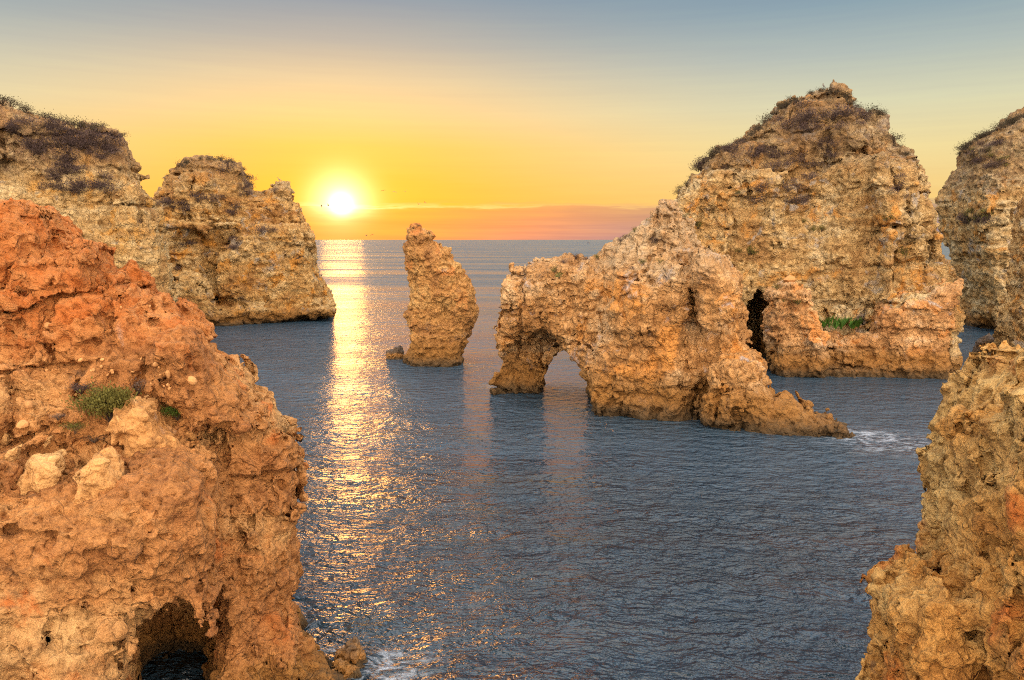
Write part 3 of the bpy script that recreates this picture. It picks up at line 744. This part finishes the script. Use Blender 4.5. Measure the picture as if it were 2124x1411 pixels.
# ------------------------------------------------------------------ sea
def sea():
    a_in = np.radians(np.arange(-44, 44.01, .22)); a_out = np.radians(np.arange(47, 313.1, 4.0))
    A = np.concatenate([a_in, a_out]); nA = len(A)
    r = [2.0]
    while r[-1] < 40000:
        r.append(r[-1] * (1.0155 if r[-1] < 600 else 1.05) + .01)
    Rr = np.array(r)
    rr, aa = np.meshgrid(Rr, A, indexing='ij')
    x = rr * np.sin(aa); y = rr * np.cos(aa)
    z = np.zeros_like(x)
    rs = np.random.RandomState(4)
    sp = rr * .0155 + .02
    for i in range(34):
        lam = 0.9 * (1.17 ** i) if i < 18 else rs.uniform(.8, 6)
        th = R(90) + rs.normal(0, .55) + SUN_AZ
        k = 2 * math.pi / lam
        amp = .0013 * lam ** .8 * rs.uniform(.5, 1.1)
        fade = np.clip((lam / sp - 2.5) / 4, 0, 1)
        ph = k * (x * math.cos(th) + y * math.sin(th)) + rs.uniform(0, 6.28) + 1.2 * vnoise(x * .05 + i, y * .05, x * 0 + i * .7)
        z += amp * fade * (np.sin(ph) + .25 * np.sin(2 * ph + .6))
    n_r, n_a = rr.shape
    V = np.stack([x, y, z], -1).reshape(-1, 3)
    ii, jj = np.meshgrid(np.arange(n_r - 1), np.arange(n_a), indexing='ij')
    j2 = (jj + 1) % n_a
    q = np.stack([ii * n_a + jj, ii * n_a + j2, (ii + 1) * n_a + j2, (ii + 1) * n_a + jj], -1).reshape(-1, 4)
    me = mesh_from('sea', V, q[:, ::-1])
    return me, V


m = bpy.data.materials.new('sea_water'); m.use_nodes = True
t = NT(m.node_tree)
geo = t.n('ShaderNodeNewGeometry')
p = geo.outputs['Position']
rot = t.n('ShaderNodeVectorRotate', rotation_type='Z_AXIS'); t.set(rot.inputs[0], p); rot.inputs['Angle'].default_value = -SUN_AZ * .6
pr = rot.outputs[0]
warp = t.n('ShaderNodeTexNoise'); t.set(warp.inputs['Vector'], p); warp.inputs['Scale'].default_value = .35; warp.inputs['Detail'].default_value = 2
pw = t.vm('ADD', pr, t.vm('SCALE', t.vm('SUBTRACT', warp.outputs['Color'], (.5, .5, .5)), scale=1.4))
spw = t.n('ShaderNodeSeparateXYZ'); t.set(spw.inputs[0], p)
open_sea = t.rng(spw.outputs[1], 45.0, 260.0, 0.0, 1.0)          # the open sea beyond the rocks is choppier than the sheltered cove
w1 = t.noise(t.vm('MULTIPLY', pw, (.85, 1.35, 1)), 1.0, 3, .5, .2)
w2 = t.noise(t.vm('MULTIPLY', pw, (2.2, 3.5, 1)), 1.0, 3, .55, .2)
w3 = t.noise(t.vm('MULTIPLY', pw, (.14, .34, 1)), 1.0, 2, .5)
calm = t.rng(t.noise(t.vm('MULTIPLY', p, (.02, .05, 1)), 1.0, 3, .5), .35, .65, .55, 1.35)
w4 = t.noise(t.vm('MULTIPLY', pw, (3.6, 7.0, 1)), 1.0, 2, .5, .2)
hh = t.m('ADD', t.m('ADD', t.m('ADD', t.m('MULTIPLY', w1, .42), t.m('MULTIPLY', w2, .19)), t.m('MULTIPLY', w3, .25)), t.m('MULTIPLY', w4, .085))
w5 = t.noise(t.vm('MULTIPLY', pw, (.035, .12, 1)), 1.0, 3, .6)
hh = t.m('MULTIPLY', hh, t.rng(spw.outputs[1], 26.0, 62.0, 1.0, .36))    # calm lee between the stacks
hh = t.m('ADD', t.m('MULTIPLY', hh, calm), t.m('MULTIPLY', w5, t.m('MULTIPLY', open_sea, 1.2)))
bmp = t.n('ShaderNodeBump'); t.set(bmp.inputs['Height'], hh); bmp.inputs['Strength'].default_value = 1.0; bmp.inputs['Distance'].default_value = 3.7
b = t.n('ShaderNodeBsdfPrincipled')
at = t.n('ShaderNodeAttribute', attribute_name='foam')
fo = t.m('MULTIPLY', at.outputs['Fac'], t.rng(t.noise(t.vm('MULTIPLY', pw, (1.0, 1.6, 1)), 1.3, 6, .7, .6), .42, .68))
t.set(b.inputs['Base Color'], t.mix(fo, (.022, .046, .067), (.62, .68, .74)))
t.set(b.inputs['Roughness'], t.m('ADD', t.m('ADD', .115, t.m('MULTIPLY', open_sea, t.rng(t.noise(t.vm('MULTIPLY', p, (.006, .03, 1)), 1.0, 4, .6), .35, .65, .06, .24))), t.m('MULTIPLY', fo, .6)))
b.inputs['IOR'].default_value = 1.45
t.set(b.inputs['Normal'], bmp.outputs[0])
o = t.n('ShaderNodeOutputMaterial'); t.t.links.new(b.outputs[0], o.inputs[0])
M_sea = m
me, V = sea()
# foam gathers where the rocks meet the water in the places the swell breaks
foam = np.zeros(len(V), np.float32)
for (u, v, y, rad, st) in [(748, 1372, 20.4, 1.3, .7), (700, 1400, 19.8, .8, .5), (1800, 906, 46.2, 1.8, .7), (1860, 925, 44.8, 2.6, .35), (2010, 768, 71, 3.2, .55), (2040, 780, 69, 2.0, .5), (676, 640, 132, 2.0, .35), (1026, 800, 62.5, .8, .4), (958, 752, 74, .8, .3)]:
    c = at_depth(u, v, y)
    dd = np.hypot((V[:, 0] - c[0]) / 1.5, V[:, 1] - c[1])
    foam = np.maximum(foam, st * np.clip(1.4 - dd / rad, 0, 1))
at_ = me.attributes.new('foam', 'FLOAT', 'POINT'); at_.data.foreach_set('value', foam)
so = link('sea', me, M_sea); tag(so, kind='structure')
print('sea', len(V), time.time() - T0)

# ------------------------------------------------------------------ plants
def tube(vs, fs, p0, p1, r0, r1, n=4):
    p0 = Vector(p0); p1 = Vector(p1); ax = (p1 - p0).normalized()
    a = ax.orthogonal().normalized(); b_ = ax.cross(a)
    i0 = len(vs)
    for p, r in ((p0, r0), (p1, r1)):
        for k in range(n):
            th = 6.2832 * k / n
            vs.append(p + a * math.cos(th) * r + b_ * math.sin(th) * r)
    for k in range(n):
        fs.append((i0 + k, i0 + (k + 1) % n, i0 + n + (k + 1) % n, i0 + n + k))


def stems_mesh(seed, n=14, h=1.0, spread=.8, r=.025):
    rs = random.Random(seed); vs = []; fs = []; tips = []
    for i in range(n):
        th = rs.uniform(0, 6.283); s = rs.uniform(.2, 1) * spread
        p = Vector((0, 0, -.15)); tip = Vector((math.cos(th) * s, math.sin(th) * s, h * rs.uniform(.5, 1.0)))
        mid = tip * .5 + Vector((rs.uniform(-.1, .1), rs.uniform(-.1, .1), .12))
        tube(vs, fs, p, mid, r, r * .7); tube(vs, fs, mid, tip, r * .7, r * .3)
        tips += [mid, tip]
        for q in range(2):
            tp = mid.lerp(tip, rs.uniform(.2, .8)) + Vector((rs.uniform(-.3, .3), rs.uniform(-.3, .3), rs.uniform(.05, .3))) * spread
            tube(vs, fs, mid.lerp(tip, .4), tp, r * .5, r * .25, 3); tips.append(tp)
    return vs, fs, tips


def leaves_mesh(seed, tips, n=260, ls=.11, jitter=.22, aspect=.45):
    rs = random.Random(seed); vs = []; fs = []
    for i in range(n):
        c = Vector(rs.choice(tips)) + Vector((rs.gauss(0, jitter), rs.gauss(0, jitter), rs.gauss(0, jitter * .8)))
        if c.z < -.05: c.z = abs(c.z)
        dirv = (c + Vector((rs.gauss(0, .5), rs.gauss(0, .5), rs.uniform(.1, .9)))).normalized()
        sd = dirv.orthogonal().normalized(); sd.rotate(Matrix.Rotation(rs.uniform(0, 6.28), 3, dirv))
        l = ls * rs.uniform(.6, 1.4); wd = l * aspect
        i0 = len(vs)
        vs += [c - dirv * l * .5, c + sd * wd * .5, c + dirv * l * .6, c - sd * wd * .5]
        fs.append((i0, i0 + 1, i0 + 2, i0 + 3))
    return vs, fs


def pymesh(name, vs, fs, mats):
    me = bpy.data.meshes.new(name); me.from_pydata([tuple(v) for v in vs], [], fs)
    for mm in mats: me.materials.append(mm)
    return me


M_scrub = plain_mat('dry_scrub_leaf', (.085, .055, .048), var=.5)
M_scrub2 = plain_mat('dark_scrub_leaf', (.055, .044, .024), var=.5)
M_olive = plain_mat('olive_leaf', (.13, .115, .022), var=.45)
M_green = plain_mat('green_leaf', (.07, .115, .015), var=.4)
M_palm = plain_mat('bright_green_blade', (.045, .11, .012), var=.45)
M_twig = plain_mat('twig', (.085, .058, .040))
M_grey = plain_mat('grey_twig_leaf', (.15, .11, .09), var=.4)


def single_shrub(name, seed, leaf, n=240, ls=.13, h=.9, spread=.8):
    vs, fs, tips = stems_mesh(seed, 10, h, spread, .022)
    k = len(fs)
    v2, f2 = leaves_mesh(seed + 50, tips, n, ls)
    o = len(vs)
    me = pymesh(name, vs + v2, fs + [tuple(i + o for i in f) for f in f2], [M_twig, leaf])
    mi = np.zeros(len(me.polygons), np.int32); mi[k:] = 1
    me.polygons.foreach_set('material_index', mi)
    return me


scrub_meshes = [single_shrub('scrub_bush', s, M_scrub, 420, .11, h=h_, spread=sp_) for s, h_, sp_ in ((1, .5, .9), (2, .45, 1.0), (3, .6, .8))]
dark_meshes = [single_shrub('dark_bush', s, M_scrub2, 380, .11, h=h_, spread=sp_) for s, h_, sp_ in ((5, .55, .9), (6, .45, 1.1), (7, .75, .7))]
olive_meshes = [single_shrub('olive_bush', s, M_olive, 260, .13) for s in (9, 10)]
green_meshes = [single_shrub('green_bush', s, M_green, 260, .13) for s in (12, 13)]
RS = random.Random(77)


def plant(name, me, u, v, size, target, label, cat, group, sink=.2):
    h = pick(u, v)
    if h is None or (target is not None and h[3] != target): return None
    o = bpy.data.objects.new(name, me); COL.objects.link(o)
    nrm = Vector(h[2])
    up = (nrm * .45 + Vector((0, 0, 1))).normalized()
    o.location = h[1] - up * sink * size
    q = Vector((0, 0, 1)).rotation_difference(up)
    o.rotation_mode = 'QUATERNION'
    o.rotation_quaternion = q @ Matrix.Rotation(RS.uniform(0, 6.28), 3, 'Z').to_quaternion()
    s = size * RS.uniform(.8, 1.25)
    o.scale = (s, s, s * RS.uniform(.75, 1.1))
    tag(o, label, cat, group)
    return o


def patch(meshes, target, spec, size, label, group, cat='shrub', name='shrub'):
    k = 0
    for (cu, cv_, ru, rv, n) in spec:
        for i in range(n):
            th = RS.uniform(0, 6.283); rr = math.sqrt(RS.random())
            if plant(name, RS.choice(meshes), cu + ru * rr * math.cos(th), cv_ + rv * rr * math.sin(th), size * RS.uniform(.6, 1.2), target, label, cat, group): k += 1
    return k


def ridge(meshes, target, pts, step, size, label, group, dv=4, cat='shrub', name='shrub'):
    for (u0, v0), (u1, v1) in zip(pts[:-1], pts[1:]):
        n = max(1, int(math.hypot(u1 - u0, v1 - v0) / step))
        for i in range(n):
            f_ = (i + RS.random()) / n
            uu = u0 + (u1 - u0) * f_; vv = v0 + (v1 - v0) * f_
            for k in range(8):
                if plant(name, RS.choice(meshes), uu, vv + dv + k * 3, size * RS.uniform(.6, 1.3), target, label, cat, group): break


hd = ROCKS['head']; mdk = ROCKS['mid']; bg_ = ROCKS['big']; fr_ = ROCKS['farr']; ar = ROCKS['arch']
G = 'scrub bushes on the left headland slope'
for spec, size, lb in [
    ((150, 300, 105, 30, 30), 1.15, 'purple-brown scrub bush in the wide belt across the headland slope'),
    ((80, 268, 60, 20, 14), 1.0, 'dry scrub bush just below the skyline at the upper left of the headland'),
    ((205, 305, 50, 28, 12), 1.0, 'dry scrub bush at the right end of the headland belt'),
    ((130, 352, 40, 24, 15), 1.0, 'scrub bush in the tongue hanging down the middle of the headland slope'),
    ((165, 388, 44, 14, 10), .9, 'scrub bush at the lower tip of the headland scrub, above the bare pale rock'),
    ((212, 380, 12, 18, 3), 1.1, 'scrub bush right of the lower tip of the headland scrub'),
    ((98, 385, 16, 10, 2), .9, 'scrub bush left of the lower tip of the headland scrub')]:
    patch(scrub_meshes, hd, [spec], size, lb, G)
ridge(dark_meshes, hd, [(0, 205), (40, 220), (92, 242), (147, 255), (199, 262), (254, 283)], 15, 1.0, 'dark bush on the skyline of the left headland', 'bushes along the left headland skyline')
ridge(dark_meshes, mdk, [(339, 364), (372, 345), (402, 326), (450, 326), (509, 341), (520, 370)], 15, .9, 'dark bush on the top of the two-peaked sea stack', 'bushes on top of the two-peaked stack')
G = 'scrub on the face of the two-peaked stack'
for spec, size, lb in [
    ((485, 350, 25, 14, 5), 1.3, 'scrub bush at the upper right of the taller peak of the two-peaked stack'),
    ((508, 395, 14, 26, 6), 1.3, 'scrub bush in the notch between the two peaks of the stack'),
    ((370, 425, 40, 12, 8), 1.2, 'scrub bush on the left shoulder of the two-peaked stack'),
    ((440, 415, 30, 12, 4), 1.1, 'scrub bush on the middle of the taller peak of the stack'),
    ((482, 440, 12, 16, 4), 1.1, 'scrub bush right of the overhung ledge on the two-peaked stack'),
    ((385, 505, 18, 5, 3), 1.1, 'scrub bush below the overhung ledge on the two-peaked stack'),
    ((475, 505, 26, 18, 6), 1.2, 'scrub bush in the diagonal gully of the two-peaked stack'),
    ((560, 394, 24, 6, 3), .9, 'scrub bush on the saddle beside the smaller peak of the stack'),
    ((545, 475, 22, 6, 3), 1.0, 'scrub bush on the face below the smaller peak of the stack'),
    ((366, 560, 8, 5, 2), .9, 'dark bush on the pale mound at the left foot of the two-peaked stack')]:
    patch(scrub_meshes, mdk, [spec], size, lb, G)
ridge(dark_meshes, bg_, [(1400, 400), (1449, 347), (1481, 314), (1546, 287), (1583, 254), (1615, 224), (1661, 203)], 13, .8, 'dark bush on the long left skyline of the pyramid-shaped rock', 'bushes along the skyline of the pyramid-shaped rock')
ridge(dark_meshes, bg_, [(1675, 194), (1700, 184), (1742, 189), (1776, 220), (1841, 235)], 14, .8, 'dark bush around the summit of the pyramid-shaped rock', 'bushes around the summit of the pyramid-shaped rock')
ridge(dark_meshes, bg_, [(1845, 275), (1857, 297), (1893, 328)], 14, .7, 'dark bush on the steep right skyline of the pyramid-shaped rock', 'bushes on the right skyline of the pyramid-shaped rock')
G = 'scrub on the upper face of the pyramid-shaped rock'
for spec, size, lb in [
    ((1690, 245, 80, 28, 14), 1.1, 'dry scrub bush just below the summit of the pyramid-shaped rock'),
    ((1550, 312, 60, 20, 10), 1.1, 'dry scrub bush below the left skyline of the pyramid-shaped rock'),
    ((1470, 350, 40, 12, 5), 1.0, 'dry scrub bush at the far left of the upper beds of the pyramid-shaped rock'),
    ((1640, 330, 60, 28, 9), 1.1, 'dry scrub bush on the dark band in the middle of the upper pyramid-shaped rock'),
    ((1720, 305, 40, 22, 5), 1.0, 'dry scrub bush left of the overhanging block on the pyramid-shaped rock'),
    ((1660, 388, 36, 36, 8), 1.0, 'dry scrub bush in the gully below the bed line of the pyramid-shaped rock'),
    ((1800, 250, 30, 12, 4), .9, 'dry scrub bush right of the summit on the pyramid-shaped rock'),
    ((1870, 405, 24, 55, 6), .9, 'dry scrub bush near the right edge of the pyramid-shaped rock'),
    ((1560, 400, 60, 18, 4), .9, 'dry scrub bush under the white bed line of the pyramid-shaped rock')]:
    patch(scrub_meshes, bg_, [spec], size, lb, G)
G = 'olive bushes on the middle of the pyramid-shaped rock'
for spec, size, lb in [
    ((1525, 400, 5, 4, 1), .7, 'single olive bush on the bare left face of the pyramid-shaped rock'),
    ((1840, 450, 24, 8, 3), .7, 'olive bush on the right middle ledge of the pyramid-shaped rock'),
    ((1690, 480, 36, 26, 3), .55, 'small olive bush on the rib left of the pyramid rock buttress'),
    ((1545, 525, 16, 5, 3), .8, 'grey-green bush on the orange ledge behind the arch'),
    ((1880, 525, 14, 8, 2), .7, 'brown bush low on the right buttress of the pyramid-shaped rock'),
    ((1448, 465, 8, 6, 2), .6, 'green bush where the arch meets the pyramid-shaped rock')]:
    patch(olive_meshes, bg_, [spec], size, lb, G)
ridge(dark_meshes, fr_, [(1985, 322), (2016, 292), (2076, 262), (2124, 238)], 15, 1.0, 'bush on the skyline of the layered cliff at the far right', 'bushes along the far right skyline')
patch(olive_meshes + scrub_meshes, fr_, [(2025, 450, 34, 14, 9)], 1.0, 'bush in the clump halfway up the layered cliff at the far right', 'scrub on the far right cliff face')
patch(scrub_meshes, fr_, [(2060, 325, 50, 34, 7)], 1.0, 'scrub bush on the sloping cap of the layered cliff at the far right', 'scrub on the far right cliff cap')
lab, grp = 'small bush on the stump at the foot of the pyramid-shaped rock', 'bushes on the stump at the foot of the pyramid-shaped rock'
for (u, v, s) in [(1612, 600, .45), (1660, 592, .4), (1655, 632, .55), (1625, 626, .3)]:
    plant('shrub', RS.choice(olive_meshes), u, v, s, ROCKS['foot'], lab, 'shrub', grp)
lab, grp = 'bush on the skyline of the layered cliff at the far right', 'bushes along the far right skyline'
ridge(dark_meshes, fr_, [(1985, 322), (2016, 292), (2076, 262), (2124, 238)], 13, .85, lab, grp)
lab, grp = 'scrub bush on the face of the layered cliff at the far right', 'scrub on the far right cliff face'
patch(olive_meshes + scrub_meshes, fr_, [(2025, 450, 34, 16, 12), (2060, 330, 50, 40, 12), (1970, 515, 8, 5, 2)], .75, lab, grp)
lab, grp = 'brown bush on the crest or shoulder of the rock arch', 'bushes on the rock arch'
for (u, v, s) in [(1128, 572, .5), (1150, 562, .5), (1194, 534, .5), (1215, 540, .3), (1288, 500, .4), (1300, 492, .35), (1240, 536, .35), (1170, 545, .35), (1316, 480, .35), (1360, 500, .45), (1334, 546, .45), (1370, 545, .4), (1420, 450, .45), (1310, 560, .3)]:
    plant('shrub', RS.choice(scrub_meshes + olive_meshes), u, v, s, ar, lab, 'shrub', grp)
lab, grp = 'tiny bush on the head of the rock needle', 'bushes on the needle head'
for (u, v, s) in [(866, 468, .28), (858, 474, .25), (890, 484, .22), (868, 462, .22)]:
    plant('shrub', RS.choice(dark_meshes), u, v, s, ROCKS['needle'], lab, 'shrub', grp)
plant('shrub', green_meshes[0], 1160, 575, .35, ar, 'small bright green bush on the back of the rock arch', 'shrub', None)

# near shrubs with stems and foliage as parts
def near_shrub(u, v, size, seed, leaf, label, n=900, ls=.06, flat=.8):
    h = pick(u, v)
    e = bpy.data.objects.new('shrub', None); COL.objects.link(e)
    e.location = h[1] - Vector((0, 0, .03)); e.scale = (size, size, size * flat)
    e.rotation_euler = (0, 0, seed)
    e.empty_display_size = .2
    vs, fs, tips = stems_mesh(seed, 26, .75, .7, .012)
    o1 = link('stem', pymesh('stem', vs, fs, [M_twig]), None, parent=e)
    vs, fs = leaves_mesh(seed + 9, tips, n, ls, .13, .5)
    o2 = link('foliage', pymesh('foliage', vs, fs, [leaf]), None, parent=e)
    tag(e, label, 'shrub')
    return e


near_shrub(228, 866, .95, 41, M_olive, 'largest rounded olive green shrub on the bench of the near left cliff', 5200, .07, flat=.85)
near_shrub(285, 812, .55, 42, M_grey, 'grey leafless shrub behind the pale block on the near left cliff', 500, .05)
near_shrub(368, 866, .50, 43, M_green, 'bright green shrub right of the pale block on the near left cliff', 1800, .07)
near_shrub(168, 812, .5, 44, M_scrub, 'purplish dry shrub left of the largest olive shrub', 1300, .05, .6)
near_shrub(155, 896, .42, 45, M_olive, 'small dark green shrub above the two boulders', 1500, .06)
near_shrub(195, 914, .55, 46, M_scrub2, 'low black dry brushwood behind the pitted boulder', 500, .05, .4)

near_shrub(262, 838, .4, 47, M_scrub, 'low purplish dry tuft between the largest olive shrub and the pale block', 900, .05, flat=.6)
near_shrub(120, 868, .3, 48, M_grey, 'small grey dry tuft on the soil left of the dark green shrub', 500, .045, flat=.6)

# fan palm tuft in the pocket
h = pick(1738, 686)
if h is not None:
    e = bpy.data.objects.new('fan_palm', None); COL.objects.link(e)
    pp = at_depth(1740, 690, h[1].y - .2)
    e.location = h[1] + Vector((0, -.3, .25)); e.scale = (1.25, 1, 1.3)
    tag(e, 'bright green spiky palm tuft growing in the pocket at the foot of the pyramid-shaped rock', 'palm')
    rs = random.Random(5)
    for k in range(26):
        vs = []; fs = []
        base_ = Vector((rs.uniform(-1.4, 1.4), rs.uniform(-.5, .3), rs.uniform(-.1, .2)))
        az_ = rs.uniform(0, 6.283); tilt = rs.uniform(.1, .8)
        for q in range(9):
            th = az_ + (q - 4) * .22; ln = rs.uniform(.7, 1.15)
            dirv = Vector((math.cos(th) * math.sin(tilt + abs(q - 4) * .1), math.sin(th) * math.sin(tilt + abs(q - 4) * .1), math.cos(tilt))).normalized()
            sd = dirv.cross(Vector((0, 0, 1))).normalized() * .035
            i0 = len(vs)
            vs += [base_ - sd * .5, base_ + dirv * ln * .6 - sd, base_ + dirv * ln + Vector((0, 0, -.12)), base_ + dirv * ln * .6 + sd, base_ + sd * .5]
            fs.append((i0, i0 + 1, i0 + 2, i0 + 3, i0 + 4))
        link('frond', pymesh('frond', vs, fs, [M_palm]), None, parent=e)

# loose stones
def stone_mesh(seed):
    rs = np.random.RandomState(seed)
    import bmesh
    bm = bmesh.new(); bmesh.ops.create_icosphere(bm, subdivisions=2, radius=1)
    for vv in bm.verts:
        c = vv.co
        k = 1 + .28 * float(vnoise(np.array([c.x * 1.1 + seed]), np.array([c.y * 1.1]), np.array([c.z * 1.1]))[0]) + .14 * float(vnoise(np.array([c.x * 2.6 + seed]), np.array([c.y * 2.6]), np.array([c.z * 2.6]))[0])
        vv.co = Vector((c.x * k * 1.2, c.y * k * .95, c.z * k * .75))
    me = bpy.data.meshes.new('stone'); bm.to_mesh(me); bm.free()
    me.materials.append(M_stone)
    return me


M_stone = plain_mat('pale_stone', (.50, .25, .09), rough=.95, var=.35, scale=9)
stones = [stone_mesh(s) for s in range(5)]
for (cu, cv_, ru, rv, n, lb) in [(250, 765, 110, 26, 14, 'small loose stone in the rubble line above the largest olive shrub'), (90, 870, 70, 60, 9, 'small loose stone on the bare bench at the left edge'),
                             (360, 770, 60, 40, 5, 'small loose stone on the slope above the bright green shrub'), (60, 720, 60, 50, 4, 'small loose stone on the red wall at the left edge'), (290, 650, 50, 40, 4, 'small loose stone high on the red slope')]:
    for i in range(n):
        u = cu + RS.uniform(-ru, ru); v = cv_ + RS.uniform(-rv, rv)
        h = pick(u, v, None)
        if h is None or h[3] != ROCKS['left']: continue
        o = bpy.data.objects.new('stone', RS.choice(stones)); COL.objects.link(o)
        s = .03 + .10 * RS.random() ** 2.2
        o.location = h[1] + Vector(h[2]) * s * -.25; o.scale = (s, s, s)
        o.rotation_euler = (RS.uniform(0, 6), RS.uniform(0, 6), RS.uniform(0, 6))
        tag(o, lb, 'stone', 'loose stones on the red slope')
h = pick(1638, 584)
if h:
    o = bpy.data.objects.new('stone', stones[2]); COL.objects.link(o); o.location = h[1] + Vector((0, 0, .15)); o.scale = (.45, .4, .45)
    tag(o, 'whitish stone resting on top of the stump below the pyramid-shaped rock', 'stone')

# ------------------------------------------------------------------ gulls
M_gull = plain_mat('gull_feather', (.16, .13, .10), var=.2)


def gull_mesh(flap, seed):
    vs = []; fs = []
    rings = [(-.30, .01), (-.2, .045), (-.05, .075), (.1, .07), (.2, .045), (.26, .035), (.31, .012)]
    for k, (x, r) in enumerate(rings):
        for q in range(6):
            th = q / 6 * 6.283
            vs.append(Vector((x, r * math.cos(th), r * .9 * math.sin(th))))
    for k in range(len(rings) - 1):
        for q in range(6):
            fs.append((k * 6 + q, k * 6 + (q + 1) % 6, k * 6 + 6 + (q + 1) % 6, k * 6 + 6 + q))
    for sgn in (-1, 1):
        i0 = len(vs)
        up = flap
        pts = [(.12, .05, .02), (.15, .32, .12 + up * .3), (.02, .66, .05 + up * .42), (-.10, .64, .04 + up * .42), (-.02, .33, .10 + up * .3), (-.10, .05, .02)]
        for dz in (0, -.012):
            for (x, y, z) in pts: vs.append(Vector((x, sgn * y, z + dz)))
        fs += [(i0, i0 + 1, i0 + 4, i0 + 5), (i0 + 1, i0 + 2, i0 + 3, i0 + 4)]
        fs += [(i0 + 11, i0 + 10, i0 + 7, i0 + 6), (i0 + 10, i0 + 9, i0 + 8, i0 + 7)]
        for a in range(6):
            b2 = (a + 1) % 6
            fs.append((i0 + a, i0 + b2, i0 + 6 + b2, i0 + 6 + a))
    i0 = len(vs)
    vs += [Vector((-.28, -.02, 0)), Vector((-.42, -.06, 0)), Vector((-.42, .06, 0)), Vector((-.28, .02, 0))]
    fs.append((i0, i0 + 1, i0 + 2, i0 + 3))
    return pymesh('gull', vs, fs, [M_gull])


def perched_mesh():
    vs = []; fs = []
    rings = [(-.26, .10, .015), (-.12, .17, .05), (.02, .22, .075), (.10, .28, .07), (.13, .36, .042), (.15, .42, .045), (.20, .44, .018), (.27, .43, .006)]
    for k, (x, z, r) in enumerate(rings):
        for q in range(6):
            th = q / 6 * 6.283
            vs.append(Vector((x, r * math.cos(th), z + r * math.sin(th))))
    for k in range(len(rings) - 1):
        for q in range(6):
            fs.append((k * 6 + q, k * 6 + (q + 1) % 6, k * 6 + 6 + (q + 1) % 6, k * 6 + 6 + q))
    for sy in (-.03, .03): tube(vs, fs, (0, sy, -.05), (0, sy, .17), .012, .012, 4)
    return pymesh('perched_gull', vs, fs, [M_gull])


gm = [gull_mesh(.9, 1), gull_mesh(-.3, 2), gull_mesh(.35, 3)]
FLY = [(818, 398, 1, .3), (841, 398, 0, -.6), (868, 424, 0, .5), (882, 421, 2, .7), (681, 427, 0, .2), (667, 427, 1, .9), (760, 489, 2, 0), (772, 487, 1, .4), (795, 395, 1, .3)]
for i, (u, v, k, bank) in enumerate(FLY):
    y = 210 + 11 * (i % 4)
    o = bpy.data.objects.new('gull', gm[k]); COL.objects.link(o)
    o.location = at_depth(u, v, y); o.rotation_euler = (bank * .6, -.1, R(70 + 25 * i)); o.scale = (1.1,) * 3
    tag(o, 'dark gull flying over the sea to the right of the sun' if i not in (4, 5) else 'dark gull flying in front of the sun glow', 'gull', 'gulls flying near the sun')
pm = perched_mesh()
for (u, v, tgt, lab, sc, rz) in [(340, 368, mdk, 'gull perched on the left shoulder of the two-peaked stack', 1.2, 0), (580, 379, mdk, 'gull perched on the right peak of the two-peaked stack', 1.5, 180), (1708, 186, bg_, 'bird perched on the very top of the pyramid-shaped rock', 1.15, 90)]:
    for k in range(10):
        h = pick(u, v + k * 2, tgt)
        if h: break
    if h:
        o = bpy.data.objects.new('gull', pm); COL.objects.link(o); o.location = h[1] + Vector((0, 0, .12)); o.scale = (sc,) * 3
        o.rotation_euler = (0, 0, R(rz))
        tag(o, lab, 'gull')

# ------------------------------------------------------------------ boat on the horizon
M_boat = plain_mat('boat_paint', (.10, .09, .10), var=.1)
e = bpy.data.objects.new('boat', None); COL.objects.link(e); e.location = at_depth(1220, 497, 2600) * np.array([1, 1, 0]); tag(e, 'tiny dark boat on the horizon above the rock arch', 'boat')
vs = [Vector(v) for v in [(-4, -1.3, 0), (3, -1.3, 0), (5, 0, 0), (3, 1.3, 0), (-4, 1.3, 0), (-4.3, -1.6, 1.6), (3.2, -1.6, 1.8), (5.8, 0, 2.2), (3.2, 1.6, 1.8), (-4.3, 1.6, 1.6)]]
fs = [(0, 1, 6, 5), (1, 2, 7, 6), (2, 3, 8, 7), (3, 4, 9, 8), (4, 0, 5, 9), (5, 6, 7, 8, 9), (4, 3, 2, 1, 0)]
link('hull', pymesh('hull', vs, fs, [M_boat]), None, parent=e)
vs = [Vector(v) for v in [(-2, -1, 1.7), (1.4, -1, 1.7), (1.4, 1, 1.7), (-2, 1, 1.7), (-1.8, -.9, 3.8), (.8, -.9, 3.8), (.8, .9, 3.8), (-1.8, .9, 3.8)]]
fs = [(0, 1, 5, 4), (1, 2, 6, 5), (2, 3, 7, 6), (3, 0, 4, 7), (4, 5, 6, 7)]
link('cabin', pymesh('cabin', vs, fs, [M_boat]), None, parent=e)

print('objects', len(bpy.data.objects), 'tris ~', sum(len(o.data.polygons) * 2 for o in bpy.data.objects if o.type == 'MESH'), 'time', time.time() - T0)
